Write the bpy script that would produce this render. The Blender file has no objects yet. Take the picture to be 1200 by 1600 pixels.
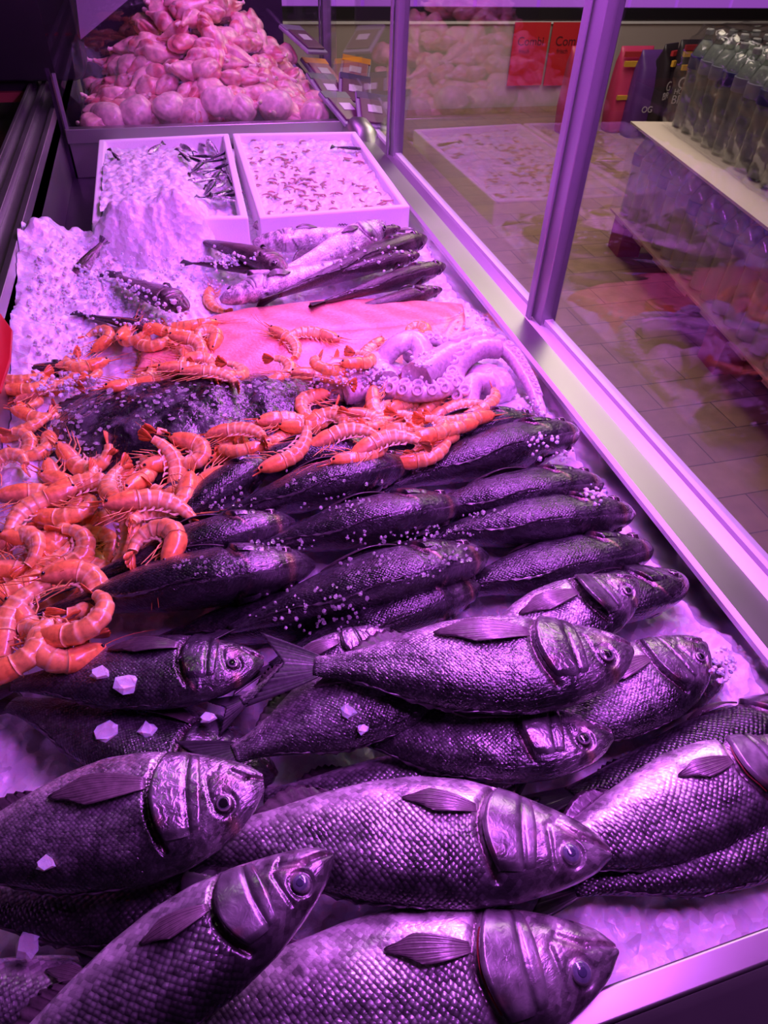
import bpy, math, random
import numpy as np
from mathutils import Vector, Matrix

# ------------------------------------------------------------------ camera
F_PX, CX, CY, HC = 1085.0, 600.0, 800.0, 0.65      # 1200x1600 frame; z=0 is the bed of the counter
def _n(v): return v/np.linalg.norm(v)
_Y = _n(np.array([-402., -1030., F_PX])); _D = np.array([-60., 1150., F_PX]); _D = _n(_D-_D.dot(_Y)*_Y)
_X = np.cross(_D, _Y); RM = np.stack([_X, _Y, -_D])
def ray(px, py): return RM @ np.array([px-CX, py-CY, F_PX])
def P(px, py, z=0.0):
    d = ray(px, py); t = (z-HC)/d[2]; return np.array([d[0]*t, d[1]*t, z])
def PX(px, py, X):
    d = ray(px, py); t = X/d[0]; return np.array([X, d[1]*t, HC+d[2]*t])
def PY(px, py, Y):
    d = ray(px, py); t = Y/d[1]; return np.array([d[0]*t, Y, HC+d[2]*t])
def proj(p):
    c = RM.T @ (np.array(p)-np.array([0, 0, HC])); return CX+F_PX*c[0]/c[2], CY+F_PX*c[1]/c[2], c[2]
scn = bpy.context.scene; COL = scn.collection
cam = bpy.data.cameras.new('camera'); cam.sensor_width = 36; cam.lens = F_PX*36/1600; cam.clip_start = 0.02
co = bpy.data.objects.new('camera', cam); COL.objects.link(co); scn.camera = co
co.matrix_world = Matrix([[RM[i, 0], -RM[i, 1], -RM[i, 2], (0, 0, HC)[i]] for i in range(3)]+[[0, 0, 0, 1]])
cam.dof.use_dof = True; cam.dof.focus_distance = 0.8; cam.dof.aperture_fstop = 26

# ------------------------------------------------------------------ light
scn.view_settings.view_transform = 'Standard'; scn.view_settings.look = 'None'
scn.view_settings.gamma = 1; scn.view_settings.use_curve_mapping = False
scn.view_settings.exposure = 0.0
w = bpy.data.worlds.new('store'); scn.world = w; w.use_nodes = True
w.node_tree.nodes['Background'].inputs[0].default_value = (.5, .25, .62, 1)
w.node_tree.nodes['Background'].inputs[1].default_value = 0.04
def area(name, loc, target, sx, sy, power, col, spread=180):
    l = bpy.data.lights.new(name, 'AREA'); l.shape = 'RECTANGLE'; l.size = sx; l.size_y = sy
    l.energy = power; l.color = col; l.spread = math.radians(spread)
    o = bpy.data.objects.new(name, l); COL.objects.link(o); o.location = loc
    d = Vector(target)-Vector(loc)
    o.rotation_euler = (0, math.atan2(-d[0], -d[2]), 0) if name.startswith('led') else d.to_track_quat('-Z', 'Y').to_euler(); return o
PUR = (0.68, 0.13, 1.0)
area('led_tube_front', (.38, .72, .76), (.22, .60, 0), .06, 1.2, 17, PUR)
area('led_tube_middle', (.36, 1.75, .78), (.22, 1.6, 0), .06, .75, 6.5, PUR)
area('led_tube_rear', (.25, 2.55, .78), (.2, 2.6, 0), .06, .7, 3.2, (0.75, 0.15, 1.0))
area('led_strip_glass', (.52, 1.3, .74), (.4, 1.2, 0), .03, 1.5, 2.0, (0.9, .16, 1.0))
area('aisle_ceiling_lamp', (2.3, 3.4, 2.0), (2.3, 3.2, -.8), 1.4, 2.5, 62, (1.0, .84, .62))
area('counter_ceiling_lamp', (.1, 1.9, 2.1), (.1, 1.5, 0), .35, .35, 1.6, (.8, 1.0, .55))
area('far_ceiling_lamp', (2.5, 5.2, 1.6), (2.8, 6.0, -.4), 2.0, .8, 26, (1.0, .82, .75))

# ------------------------------------------------------------------ helpers
rnd = random.Random(7); nr = np.random.RandomState(5)
def link(o, parent=None):
    COL.objects.link(o)
    if parent is not None: o.parent = parent
    return o
def tag(o, label=None, cat=None, group=None, kind=None):
    if label: o['label'] = label
    if cat: o['category'] = cat
    if group: o['group'] = group
    if kind: o['kind'] = kind
    return o
def thing(name, label, cat, loc=(0, 0, 0), group=None):
    o = bpy.data.objects.new(name, None); o.empty_display_size = .02; o.location = loc
    link(o); return tag(o, label, cat, group)
def mesh(name, V, F, mat=None, col=None, uv=None, scl=None, smooth=True, extra=None):
    me = bpy.data.meshes.new(name); V = np.asarray(V, float)
    me.from_pydata(V.tolist(), [], [tuple(int(i) for i in f) for f in F]); me.update()
    if smooth: me.polygons.foreach_set('use_smooth', [True]*len(me.polygons))
    if col is not None:
        a = me.color_attributes.new('Col', 'FLOAT_COLOR', 'POINT')
        c = np.ones((len(V), 4)); c[:, :3] = np.asarray(col); a.data.foreach_set('color', c.ravel())
    if scl is not None:
        a = me.attributes.new('scl', 'FLOAT', 'POINT'); a.data.foreach_set('value', np.asarray(scl, float))
    if uv is not None:
        a = me.attributes.new('suv', 'FLOAT_VECTOR', 'POINT')
        u3 = np.zeros((len(V), 3)); u3[:, :2] = uv; a.data.foreach_set('vector', u3.ravel())
    if mat: me.materials.append(mat)
    return me
def obj(name, me, parent=None, loc=None):
    o = bpy.data.objects.new(name, me); link(o, parent)
    if loc is not None: o.location = loc
    return o
def gridfaces(nu, nv, wrap=False, off=0):
    F = []
    for i in range(nu-1):
        for j in range(nv if wrap else nv-1):
            k = (j+1) % nv
            F.append((off+i*nv+j, off+i*nv+k, off+(i+1)*nv+k, off+(i+1)*nv+j))
    return F
class MB:
    def __init__(s): s.V = []; s.F = []; s.C = []
    def add(s, V, F, c=None):
        o = len(s.V); s.V += [tuple(map(float, v)) for v in V]; s.F += [tuple(o+i for i in f) for f in F]
        s.C += [c or (1, 1, 1)]*len(V)
    def box(s, x0, x1, y0, y1, z0, z1, c=None):
        V = [(x, y, z) for x in (x0, x1) for y in (y0, y1) for z in (z0, z1)]
        s.add(V, [(0, 1, 3, 2), (4, 6, 7, 5), (0, 4, 5, 1), (2, 3, 7, 6), (0, 2, 6, 4), (1, 5, 7, 3)], c)
    def prism(s, poly, d, c=None):      # poly: 3D points, d: extrusion vector
        n = len(poly); p = [np.array(q, float) for q in poly]; d = np.array(d, float)
        s.add(p+[q+d for q in p], [tuple(range(n))[::-1], tuple(range(n, 2*n))]+[(i, (i+1) % n, n+(i+1) % n, n+i) for i in range(n)], c)
    def tube(s, pts, rad, n=8, c=None, flat=1.0):
        pts = [np.array(p, float) for p in pts]; m = len(pts)
        if not hasattr(rad, '__len__'): rad = [rad]*m
        V = []; up = np.array([.13, .21, .97])
        for i in range(m):
            t = _n(pts[min(i+1, m-1)]-pts[max(i-1, 0)]); a = _n(np.cross(t, up)); b = np.cross(a, t)
            for k in range(n):
                q = 2*math.pi*k/n; V.append(pts[i]+rad[i]*(math.cos(q)*a+flat*math.sin(q)*b))
        F = gridfaces(m, n, True)+[tuple(range(n)), tuple(range((m-1)*n, m*n))[::-1]]
        s.add(V, F, c)
    def lathe(s, prof, n=20, c=None, org=(0, 0, 0)):
        V = [(org[0]+r*math.cos(2*math.pi*k/n), org[1]+r*math.sin(2*math.pi*k/n), org[2]+z) for r, z in prof for k in range(n)]
        s.add(V, gridfaces(len(prof), n, True)+[tuple(range(n))[::-1], tuple(range((len(prof)-1)*n, len(prof)*n))], c)
    def me(s, name, mat, smooth=False, col=False):
        m = mesh(name, s.V, s.F, mat, s.C if col else None, smooth=smooth); return m
    def build(s, name, mat, parent=None, smooth=False, bevel=0, col=False):
        o = obj(name, s.me(name, mat, smooth, col), parent)
        if bevel:
            b = o.modifiers.new('bevel', 'BEVEL'); b.width = bevel; b.segments = 3; b.limit_method = 'ANGLE'
            o.data.polygons.foreach_set('use_smooth', [True]*len(o.data.polygons))
            wn = o.modifiers.new('wn', 'WEIGHTED_NORMAL'); wn.keep_sharp = True
        return o
def vnoise(x, y, seed=0):           # smooth value noise on numpy arrays, -1..1
    x = np.asarray(x, float); y = np.asarray(y, float)
    xi = np.floor(x).astype(int); yi = np.floor(y).astype(int); fx = x-xi; fy = y-yi
    fx = fx*fx*(3-2*fx); fy = fy*fy*(3-2*fy)
    def h(a, b):
        v = np.sin(a*127.1+b*311.7+seed*74.7)*43758.5453; return (v-np.floor(v))*2-1
    return (h(xi, yi)*(1-fx)+h(xi+1, yi)*fx)*(1-fy)+(h(xi, yi+1)*(1-fx)+h(xi+1, yi+1)*fx)*fy
def cells(x, y, seed=0):            # worley: returns distance to nearest and a per cell random
    x = np.asarray(x, float); y = np.asarray(y, float); xi = np.floor(x); yi = np.floor(y)
    best = np.full(x.shape, 9.); rid = np.zeros(x.shape)
    for a in (-1, 0, 1):
        for b in (-1, 0, 1):
            cx = xi+a; cy = yi+b
            h1 = np.sin(cx*127.1+cy*311.7+seed)*43758.5453; h1 -= np.floor(h1)
            h2 = np.sin(cx*269.5+cy*183.3+seed)*43758.5453; h2 -= np.floor(h2)
            d = np.hypot(cx+h1-x, cy+h2-y); m = d < best
            best = np.where(m, d, best); rid = np.where(m, (h1*7.3+h2*3.1) % 1, rid)
    return best, rid
def smooth01(a, b, x): t = np.clip((np.asarray(x, float)-a)/(b-a), 0, 1); return t*t*(3-2*t)

# ------------------------------------------------------------------ materials
def M(name):
    m = bpy.data.materials.new(name); m.use_nodes = True; nt = m.node_tree
    return m, nt, nt.nodes['Principled BSDF']
def nd(nt, t, **k):
    n = nt.nodes.new(t)
    for a, b in k.items():
        if a.startswith('i_'):
            key = a[2:]; n.inputs[int(key) if key.isdigit() else key].default_value = b
        else: setattr(n, a, b)
    return n
def L(nt, a, ao, b, bi): nt.links.new(a.outputs[ao], b.inputs[bi])
def setp(p, **k):
    for a, b in k.items(): p.inputs[a.replace('_', ' ')].default_value = b
def plain(name, col, rough=.5, metal=0, **k):
    m, nt, p = M(name); setp(p, Base_Color=(*col, 1), Roughness=rough, Metallic=metal, **k)
    n = nd(nt, 'ShaderNodeTexNoise', i_Scale=30.); n.inputs['Detail'].default_value = 4
    r = nd(nt, 'ShaderNodeMapRange'); r.inputs['To Min'].default_value = max(0, rough-.06); r.inputs['To Max'].default_value = min(1, rough+.06)
    tc = nd(nt, 'ShaderNodeTexCoord'); L(nt, tc, 'Object', n, 'Vector'); L(nt, n, 'Fac', r, 'Value'); L(nt, r, 'Result', p, 'Roughness'); return m
def bump(nt, p, src, so, strength=.3, dist=.002, prev=None):
    b = nd(nt, 'ShaderNodeBump'); b.inputs['Strength'].default_value = strength; b.inputs['Distance'].default_value = dist
    L(nt, src, so, b, 'Height')
    if prev: L(nt, prev, 'Normal', b, 'Normal')
    L(nt, b, 'Normal', p, 'Normal'); L(nt, b, 'Normal', p, 'Coat Normal'); return b
def attr(nt, n): a = nd(nt, 'ShaderNodeAttribute'); a.attribute_name = n; return a

def skin(name, pitch, metal=.35, rough=.3, scale_con=.6, wrinkle=.5, sbump=.5, coat=.3):
    m, nt, p = M(name); col = attr(nt, 'Col'); uv = attr(nt, 'suv'); sc = attr(nt, 'scl')
    mp = nd(nt, 'ShaderNodeMapping'); mp.inputs['Rotation'].default_value = (0, 0, math.radians(45)); L(nt, uv, 'Vector', mp, 'Vector')
    v = nd(nt, 'ShaderNodeTexVoronoi'); v.inputs['Scale'].default_value = 1/pitch; v.inputs['Randomness'].default_value = .28
    L(nt, mp, 'Vector', v, 'Vector')
    # dark rim of each scale
    rp = nd(nt, 'ShaderNodeMapRange'); rp.inputs['From Min'].default_value = .25; rp.inputs['From Max'].default_value = .62
    rp.inputs['To Min'].default_value = 0; rp.inputs['To Max'].default_value = 1; L(nt, v, 'Distance', rp, 'Value')
    mu = nd(nt, 'ShaderNodeMath', operation='MULTIPLY'); L(nt, rp, 'Result', mu, 0); L(nt, sc, 'Fac', mu, 1)
    mu2 = nd(nt, 'ShaderNodeMath', operation='MULTIPLY'); L(nt, mu, 0, mu2, 0); mu2.inputs[1].default_value = scale_con
    mix = nd(nt, 'ShaderNodeMix', data_type='RGBA'); L(nt, mu2, 0, mix, 0); L(nt, col, 'Color', mix, 6); mix.inputs[7].default_value = (.012, .01, .014, 1)
    vc = nd(nt, 'ShaderNodeSeparateColor'); L(nt, v, 'Color', vc, 'Color')
    jr = nd(nt, 'ShaderNodeMapRange'); jr.inputs['To Min'].default_value = .62; jr.inputs['To Max'].default_value = 1.45; L(nt, vc, 'Red', jr, 'Value')
    js = nd(nt, 'ShaderNodeVectorMath', operation='SCALE'); L(nt, mix, 2, js, 0); L(nt, jr, 'Result', js, 'Scale'); mix = js
    # blotches
    tc = nd(nt, 'ShaderNodeTexCoord'); n1 = nd(nt, 'ShaderNodeTexNoise', i_Scale=45.); n1.inputs['Detail'].default_value = 6; L(nt, tc, 'Object', n1, 'Vector')
    mr = nd(nt, 'ShaderNodeMapRange'); mr.inputs['From Min'].default_value = .3; mr.inputs['From Max'].default_value = .7
    mr.inputs['To Min'].default_value = .4; mr.inputs['To Max'].default_value = 1.45; L(nt, n1, 'Fac', mr, 'Value')
    vm = nd(nt, 'ShaderNodeVectorMath', operation='SCALE'); L(nt, mix, 0, vm, 0); L(nt, mr, 'Result', vm, 'Scale')
    L(nt, vm, 0, p, 'Base Color')
    setp(p, Metallic=metal, Coat_Weight=coat, Coat_Roughness=.12)
    mr2 = nd(nt, 'ShaderNodeMapRange'); mr2.inputs['To Min'].default_value = rough-.1; mr2.inputs['To Max'].default_value = rough+.16; L(nt, n1, 'Fac', mr2, 'Value'); L(nt, mr2, 'Result', p, 'Roughness')
    # bump: domed scales then fine wet wrinkles
    inv = nd(nt, 'ShaderNodeMath', operation='MULTIPLY'); L(nt, v, 'Distance', inv, 0); L(nt, sc, 'Fac', inv, 1)
    inv2 = nd(nt, 'ShaderNodeMath', operation='MULTIPLY'); inv2.inputs[1].default_value = -1; L(nt, inv, 0, inv2, 0)
    b1 = bump(nt, p, inv2, 0, sbump, pitch*.35)
    n2 = nd(nt, 'ShaderNodeTexNoise', i_Scale=140.); n2.inputs['Detail'].default_value = 3; n2.inputs['Distortion'].default_value = 1.2; L(nt, tc, 'Object', n2, 'Vector')
    b2 = bump(nt, p, n2, 'Fac', wrinkle, .0012, b1)
    m3 = nd(nt, 'ShaderNodeMapping'); m3.inputs['Scale'].default_value = (120, 420, 1); L(nt, uv, 'Vector', m3, 'Vector')
    n3 = nd(nt, 'ShaderNodeTexNoise', i_Scale=1.); n3.inputs['Detail'].default_value = 3; n3.inputs['Distortion'].default_value = .6; L(nt, m3, 'Vector', n3, 'Vector')
    bump(nt, p, n3, 'Fac', wrinkle*.8, .0016, b2)
    return m
MS = {'bass': skin('bass_skin', .0040, .5, .27, .62, .28, .9, .45),
      'bream': skin('bream_skin', .0028, .62, .24, .5, .75, .5, .7),
      'hake': skin('hake_skin', .002, .2, .3, .2, .6, .3, .5),
      'sardine': skin('sardine_skin', .002, .6, .25, .2, .3, .2, .4)}
def colmat(name, rough=.35, metal=0., sss=0., coat=0., nscale=120., bs=.3, bd=.001, lo=.75, hi=1.2):
    m, nt, p = M(name); col = attr(nt, 'Col'); tc = nd(nt, 'ShaderNodeTexCoord')
    n = nd(nt, 'ShaderNodeTexNoise', i_Scale=nscale); n.inputs['Detail'].default_value = 4; L(nt, tc, 'Object', n, 'Vector')
    mr = nd(nt, 'ShaderNodeMapRange'); mr.inputs['From Min'].default_value = .3; mr.inputs['From Max'].default_value = .7
    mr.inputs['To Min'].default_value = lo; mr.inputs['To Max'].default_value = hi; L(nt, n, 'Fac', mr, 'Value')
    vm = nd(nt, 'ShaderNodeVectorMath', operation='SCALE'); L(nt, col, 'Color', vm, 0); L(nt, mr, 'Result', vm, 'Scale'); L(nt, vm, 0, p, 'Base Color')
    setp(p, Roughness=rough, Metallic=metal, Coat_Weight=coat, Coat_Roughness=.1)
    if sss: setp(p, Subsurface_Weight=sss, Subsurface_Scale=.006); p.inputs['Subsurface Radius'].default_value = (1, .45, .3)
    bump(nt, p, n, 'Fac', bs, bd); return m
M_FIN = colmat('fin_membrane', .35, .15, 0, .4, 200, .3)
M_SHELL = colmat('prawn_shell', .28, 0, .15, .5, 160, .25, .0008, .7, 1.25)
M_EYE = colmat('fish_eye', .12, .3, 0, 1, 300, .05)
M_PUPIL = plain('pupil', (.008, .006, .01), .08, 0, Coat_Weight=1.0)
M_CLOUD = plain('cloudy_pupil', (.05, .05, .10), .15, 0, Coat_Weight=1.0)
M_FLESH = colmat('chicken_skin', .38, 0, .25, .35, 60, .5, .003, .7, 1.2)
M_OCTO = colmat('octopus_skin', .3, 0, .2, .6, 150, .5, .001, .7, 1.2)
M_GILL = plain('gill_flesh', (.22, .02, .03), .3)

def ice_mat(name, col=(.86, .88, .9), sc=90., rough=.35):
    m, nt, p = M(name); tc = nd(nt, 'ShaderNodeTexCoord')
    v = nd(nt, 'ShaderNodeTexVoronoi'); v.inputs['Scale'].default_value = sc; L(nt, tc, 'Object', v, 'Vector')
    n = nd(nt, 'ShaderNodeTexNoise', i_Scale=sc*2.3); n.inputs['Detail'].default_value = 5; L(nt, tc, 'Object', n, 'Vector')
    r = nd(nt, 'ShaderNodeMapRange'); r.inputs['To Min'].default_value = .7; r.inputs['To Max'].default_value = 1.05; L(nt, v, 'Color', r, 'Value')
    vm = nd(nt, 'ShaderNodeVectorMath', operation='SCALE'); vm.inputs[0].default_value = col; L(nt, r, 'Result', vm, 'Scale'); L(nt, vm, 0, p, 'Base Color')
    setp(p, Roughness=rough, Subsurface_Weight=.5, Subsurface_Scale=.012, Coat_Weight=.3, Coat_Roughness=.15)
    b = bump(nt, p, v, 'Distance', .5, .004); bump(nt, p, n, 'Fac', .35, .002, b); return m
M_ICE = ice_mat('crushed_ice')
def clear_ice():
    m, nt, p = M('clear_ice_chip'); setp(p, Base_Color=(.85, .86, .88, 1), Roughness=.15, IOR=1.31, Transmission_Weight=.75)
    n = nd(nt, 'ShaderNodeTexNoise', i_Scale=400.); tc = nd(nt, 'ShaderNodeTexCoord'); L(nt, tc, 'Object', n, 'Vector'); bump(nt, p, n, 'Fac', .3, .001); return m
M_CHIP = clear_ice()
def steel_mat():
    m, nt, p = M('brushed_steel'); setp(p, Base_Color=(.50, .50, .50, 1), Metallic=1., Roughness=.3)
    tc = nd(nt, 'ShaderNodeTexCoord'); mp = nd(nt, 'ShaderNodeMapping'); mp.inputs['Scale'].default_value = (220, 4, 220); L(nt, tc, 'Object', mp, 'Vector')
    n = nd(nt, 'ShaderNodeTexNoise', i_Scale=1.); n.inputs['Detail'].default_value = 6; L(nt, mp, 'Vector', n, 'Vector')
    n2 = nd(nt, 'ShaderNodeTexNoise', i_Scale=7.); n2.inputs['Detail'].default_value = 5; L(nt, tc, 'Object', n2, 'Vector')
    r = nd(nt, 'ShaderNodeMapRange'); r.inputs['To Min'].default_value = .30; r.inputs['To Max'].default_value = .48; L(nt, n2, 'Fac', r, 'Value'); L(nt, r, 'Result', p, 'Roughness')
    bump(nt, p, n, 'Fac', .05, .0005); return m
M_STEEL = steel_mat()
M_MIRROR = plain('polished_steel', (.5, .5, .5), .16, 1.)
M_ALU = plain('anodised_aluminium', (.30, .29, .33), .38, .55)
M_BLACK = plain('black_plastic', (.012, .01, .014), .45)
M_MATTE = plain('matt_black_rubber', (.008, .006, .008), .92)
M_DARK = plain('dark_panel', (.03, .018, .04), .35)
M_WHITE = plain('white_strip', (.75, .75, .75), .4)
M_RED = plain('red_plastic', (.5, .01, .02), .35)
M_FOAM = None
def foam():
    m, nt, p = M('polystyrene'); setp(p, Base_Color=(.86, .86, .86, 1), Roughness=.55, Subsurface_Weight=.2, Subsurface_Scale=.005)
    v = nd(nt, 'ShaderNodeTexVoronoi'); v.inputs['Scale'].default_value = 260; tc = nd(nt, 'ShaderNodeTexCoord'); L(nt, tc, 'Object', v, 'Vector'); bump(nt, p, v, 'Distance', .25, .001); return m
M_FOAM = foam()
def glass_mat(name, tint=(.93, .93, .95), base=.05, k=.9, rough=.0):
    m = bpy.data.materials.new(name); m.use_nodes = True; nt = m.node_tree; nt.nodes.remove(nt.nodes['Principled BSDF']); out = nt.nodes['Material Output']
    lw = nd(nt, 'ShaderNodeLayerWeight'); lw.inputs['Blend'].default_value = .5
    pw = nd(nt, 'ShaderNodeMath', operation='POWER'); L(nt, lw, 'Facing', pw, 0); pw.inputs[1].default_value = 4.2
    ml = nd(nt, 'ShaderNodeMath', operation='MULTIPLY_ADD'); L(nt, pw, 0, ml, 0); ml.inputs[1].default_value = k; ml.inputs[2].default_value = base
    t = nd(nt, 'ShaderNodeBsdfTransparent'); t.inputs[0].default_value = (*tint, 1)
    g = nd(nt, 'ShaderNodeBsdfGlossy'); g.inputs['Roughness'].default_value = rough; g.inputs[0].default_value = (1, 1, 1, 1)
    mx = nd(nt, 'ShaderNodeMixShader'); L(nt, ml, 0, mx, 0); L(nt, t, 0, mx, 1); L(nt, g, 0, mx, 2); L(nt, mx, 0, out, 0); return m
M_GLASS = glass_mat('window_glass', (.93, .93, .95), .03, .6)
M_FILM = glass_mat('shrink_film', (.86, .86, .88), .10, .7, .12)
M_PET = glass_mat('clear_plastic', (.86, .9, .88), .10, .7, .06)

# ------------------------------------------------------------------ setting
def floor_mat():
    m, nt, p = M('vinyl_floor'); tc = nd(nt, 'ShaderNodeTexCoord')
    br = nd(nt, 'ShaderNodeTexBrick'); br.offset = .5; br.inputs['Scale'].default_value = 1.0
    br.inputs['Brick Width'].default_value = .42; br.inputs['Row Height'].default_value = .17; br.inputs['Mortar Size'].default_value = .0022; br.inputs['Mortar Smooth'].default_value = .3
    br.inputs['Color1'].default_value = (.33, .20, .12, 1); br.inputs['Color2'].default_value = (.26, .15, .11, 1); br.inputs['Mortar'].default_value = (.05, .03, .03, 1)
    L(nt, tc, 'Object', br, 'Vector')
    n = nd(nt, 'ShaderNodeTexNoise', i_Scale=14.); n.inputs['Detail'].default_value = 7; L(nt, tc, 'Object', n, 'Vector')
    r = nd(nt, 'ShaderNodeMapRange'); r.inputs['To Min'].default_value = .6; r.inputs['To Max'].default_value = 1.35; L(nt, n, 'Fac', r, 'Value')
    vm = nd(nt, 'ShaderNodeVectorMath', operation='SCALE'); L(nt, br, 'Color', vm, 0); L(nt, r, 'Result', vm, 'Scale'); L(nt, vm, 0, p, 'Base Color')
    setp(p, Roughness=.5); bump(nt, p, n, 'Fac', .1, .003); return m
ZF = -.85
b = MB(); b.box(-1.6, 7.5, -1.2, 9.2, ZF-.05, ZF); o = b.build('floor', floor_mat()); tag(o, kind='structure')
b = MB(); b.box(-1.6, 7.5, 9.0, 9.2, ZF, 2.4); tag(b.build('wall_back', plain('back_wall', (.10, .07, .11), .7)), kind='structure')
b = MB(); b.box(7.3, 7.5, -1.2, 9.0, ZF, 2.4); tag(b.build('wall_right', plain('right_wall', (.14, .1, .13), .7)), kind='structure')
b = MB(); b.box(-1.6, -1.5, -1.2, 9.0, ZF, 2.4); tag(b.build('wall_left', plain('left_wall', (.05, .04, .06), .7)), kind='structure')
b = MB(); b.box(-1.6, 7.5, -1.2, 9.2, 2.4, 2.5); tag(b.build('ceiling', plain('ceiling_tile', (.4, .38, .4), .8)), kind='structure')

# ------------------------------------------------------------------ display counter
ctr = thing('display_counter', 'long refrigerated steel fish counter filled with ice behind glass', 'counter', (.15, 1.2, ZF))
XL, XR, RZ = -.30, .525, .05
def part(mb, name, mat, parent=ctr, bevel=0, smooth=False, label=None):
    o = mb.build(name, mat, parent, smooth=smooth, bevel=bevel); o.location = tuple(-np.array(parent.location))
    if label: o['label'] = label
    return o
b = MB(); b.box(XL-.02, XR+.07, .0, 3.3, -.12, -.06); part(b, 'tray_floor', M_DARK); b = MB(); b.box(XL-.02, XL, 0, 3.3, -.06, .10); part(b, 'bed_pan', M_STEEL)
b = MB(); b.prism([(XR-.028, .02, -.03), (XR+.002, .02, RZ-.002), (XR+.02, .02, RZ-.002), (XR+.02, .02, -.06), (XR-.028, .02, -.06)], (0, 3.28, 0)); part(b, 'side_wall', M_MIRROR, label='polished steel inner wall reflecting the fish')
b = MB(); b.box(-.33, .62, .10, 3.2, ZF, -.12); part(b, 'lower_cabinet', M_DARK)
b = MB()    # right rail: sloped steel ledge with small lip
b.prism([(XR, .03, RZ), (XR+.006, .03, RZ+.004), (XR+.055, .03, RZ-.001), (XR+.072, .03, RZ+.006), (XR+.072, .03, RZ-.03), (XR, .03, RZ-.03)], (0, 2.21, 0)); part(b, 'steel_rail', M_STEEL, label='wide steel ledge along the window side')
b = MB(); b.box(XR+.072, XR+.088, .03, 3.3, RZ-.03, RZ+.014); part(b, 'glass_channel', M_WHITE, label='pale strip holding the foot of the glass')
b = MB(); b.tube([(XR+.035, 2.20, RZ-.035), (XR+.035, 2.23, RZ-.01), (XR+.03, 2.27, RZ), (XR+.02, 2.33, RZ-.01), (XR-.01, 2.38, RZ-.04)], [.045, .046, .045, .042, .036], 20); part(b, 'rail_corner', M_STEEL, smooth=True)
b = MB()    # left sliding-door track: three ridges
b.box(XL-.012, XL+.0, .02, 3.3, .06, .125); b.box(XL-.045, XL-.012, .02, 3.3, .06, .112); b.box(XL-.058, XL-.045, .02, 3.3, .06, .128); b.box(XL-.085, XL-.058, .02, 3.3, .06, .112); b.box(XL-.093, XL-.085, .02, 3.3, .04, .13)
part(b, 'door_track', M_STEEL, bevel=.0015, label='grooved steel track of the sliding doors')
b = MB()    # front rail
A = P(780, 1600, RZ); B = P(1200, 1447, RZ); d = _n(B-A); A = A-d*.25; B = B+d*.2; nrm = np.array([d[1], -d[0], 0]); 
b.prism([A, B, B+nrm*.022, A+nrm*.022], (0, 0, -.03)); b.prism([A-np.array([0, 0, .001]), B-np.array([0, 0, .001]), B+nrm*.006, A+nrm*.006], (0, 0, -.1)); part(b, 'front_rail', M_STEEL, bevel=.003, label='bright steel front rail')
b = MB(); z = np.array([0, 0, .012]); b.prism([A+nrm*.024+z, B+nrm*.022+z, B+nrm*.14+z, A+nrm*.14+z], (0, 0, -.12)); part(b, 'front_bumper', M_MATTE, bevel=.008, label='black front bumper')
XG = XR+.080
for i, yy in enumerate((.1-.0, 1.045, 2.035, 3.0)):
    if i == 0: continue
    b = MB(); dx = .028
    b.box(XG-.015, XG+.014, yy-.018, yy+.024, RZ-.002, 1.0); b.box(XG-.023, XG-.018, yy+.012, yy+.03, RZ-.002, 1.0); part(b, 'upright', M_ALU, bevel=.002)
for y0, y1 in ((-.3, 1.02), (1.072, 2.01), (2.062, 2.975), (3.03, 3.9)):
    b = MB(); b.box(XG-.001, XG+.001, y0, y1, RZ+.005, 1.0); part(b, 'glass_pane', M_GLASS)
# divider to the chicken section
YD = 2.30
b = MB(); b.box(-.285, XR, YD, YD+.03, .04, .078); b.box(-.285, XR, YD+.03, YD+.034, -.06, .04); part(b, 'divider_rail', M_STEEL, bevel=.002)
b = MB(); b.box(-.275, XR-.03, YD+.012, YD+.016, .078, .40); part(b, 'divider_glass', M_GLASS)
b = MB(); b.box(-.283, -.275, YD+.008, YD+.02, .078, PY(112, 116, YD)[2]); part(b, 'divider_edge', M_ALU)
b = MB(); b.box(-.29, XR-.06, 3.12, 3.14, -.06, .40); part(b, 'back_panel', M_DARK, label='black panel behind the chicken')
p1 = PX(128, 62, -.29); p2 = PX(200, 0, -.29)
b = MB(); b.prism([(-.29, 2.33, -.06), (-.29, 3.12, -.06), (-.29, 3.12, min(.6, p2[2]+.2)), (-.29, 2.33, .22)], (-.01, 0, 0)); part(b, 'side_panel', M_DARK)

pn = M('frosted_pane')
setp(pn[2], Base_Color=(.30, .27, .31, 1), Roughness=.35)
q = [PY(126, 62, 2.40), PY(200, 0, 2.40), PY(206, -60, 2.40), PY(112, -60, 2.40)]
b = MB(); b.prism(q, (0, .005, 0)); part(b, 'rear_door_pane', pn[0], label='pale grey pane of the rear door with a slanted lower edge')
# ------------------------------------------------------------------ height map used to rest small things on the pile
HX0, HY0, HR = -.42, -.02, .004; HNX, HNY = 260, 640
HM = np.full((HNX, HNY), -.05)
def stamp(V):
    V = np.asarray(V); i = ((V[:, 0]-HX0)/HR).astype(int); j = ((V[:, 1]-HY0)/HR).astype(int)
    for di in (0, 1):
        for dj in (0, 1):
            k = (i+di >= 0) & (i+di < HNX) & (j+dj >= 0) & (j+dj < HNY); np.maximum.at(HM, (i[k]+di, j[k]+dj), V[k, 2])
def hz(x, y, r=.008, q=80):
    n = max(1, int(r/HR)); i = int((x-HX0)/HR); j = int((y-HY0)/HR)
    a = HM[max(0, i-n):i+n+1, max(0, j-n):j+n+1]
    return float(np.percentile(a, q)) if a.size else 0
def onpile(px, py, r=.008, q=80, add=0):
    z = .04
    for _ in range(12):
        p = P(px, py, z); z = .5*z+.5*(hz(p[0], p[1], r, q)+add)
    return P(px, py, z)

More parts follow.
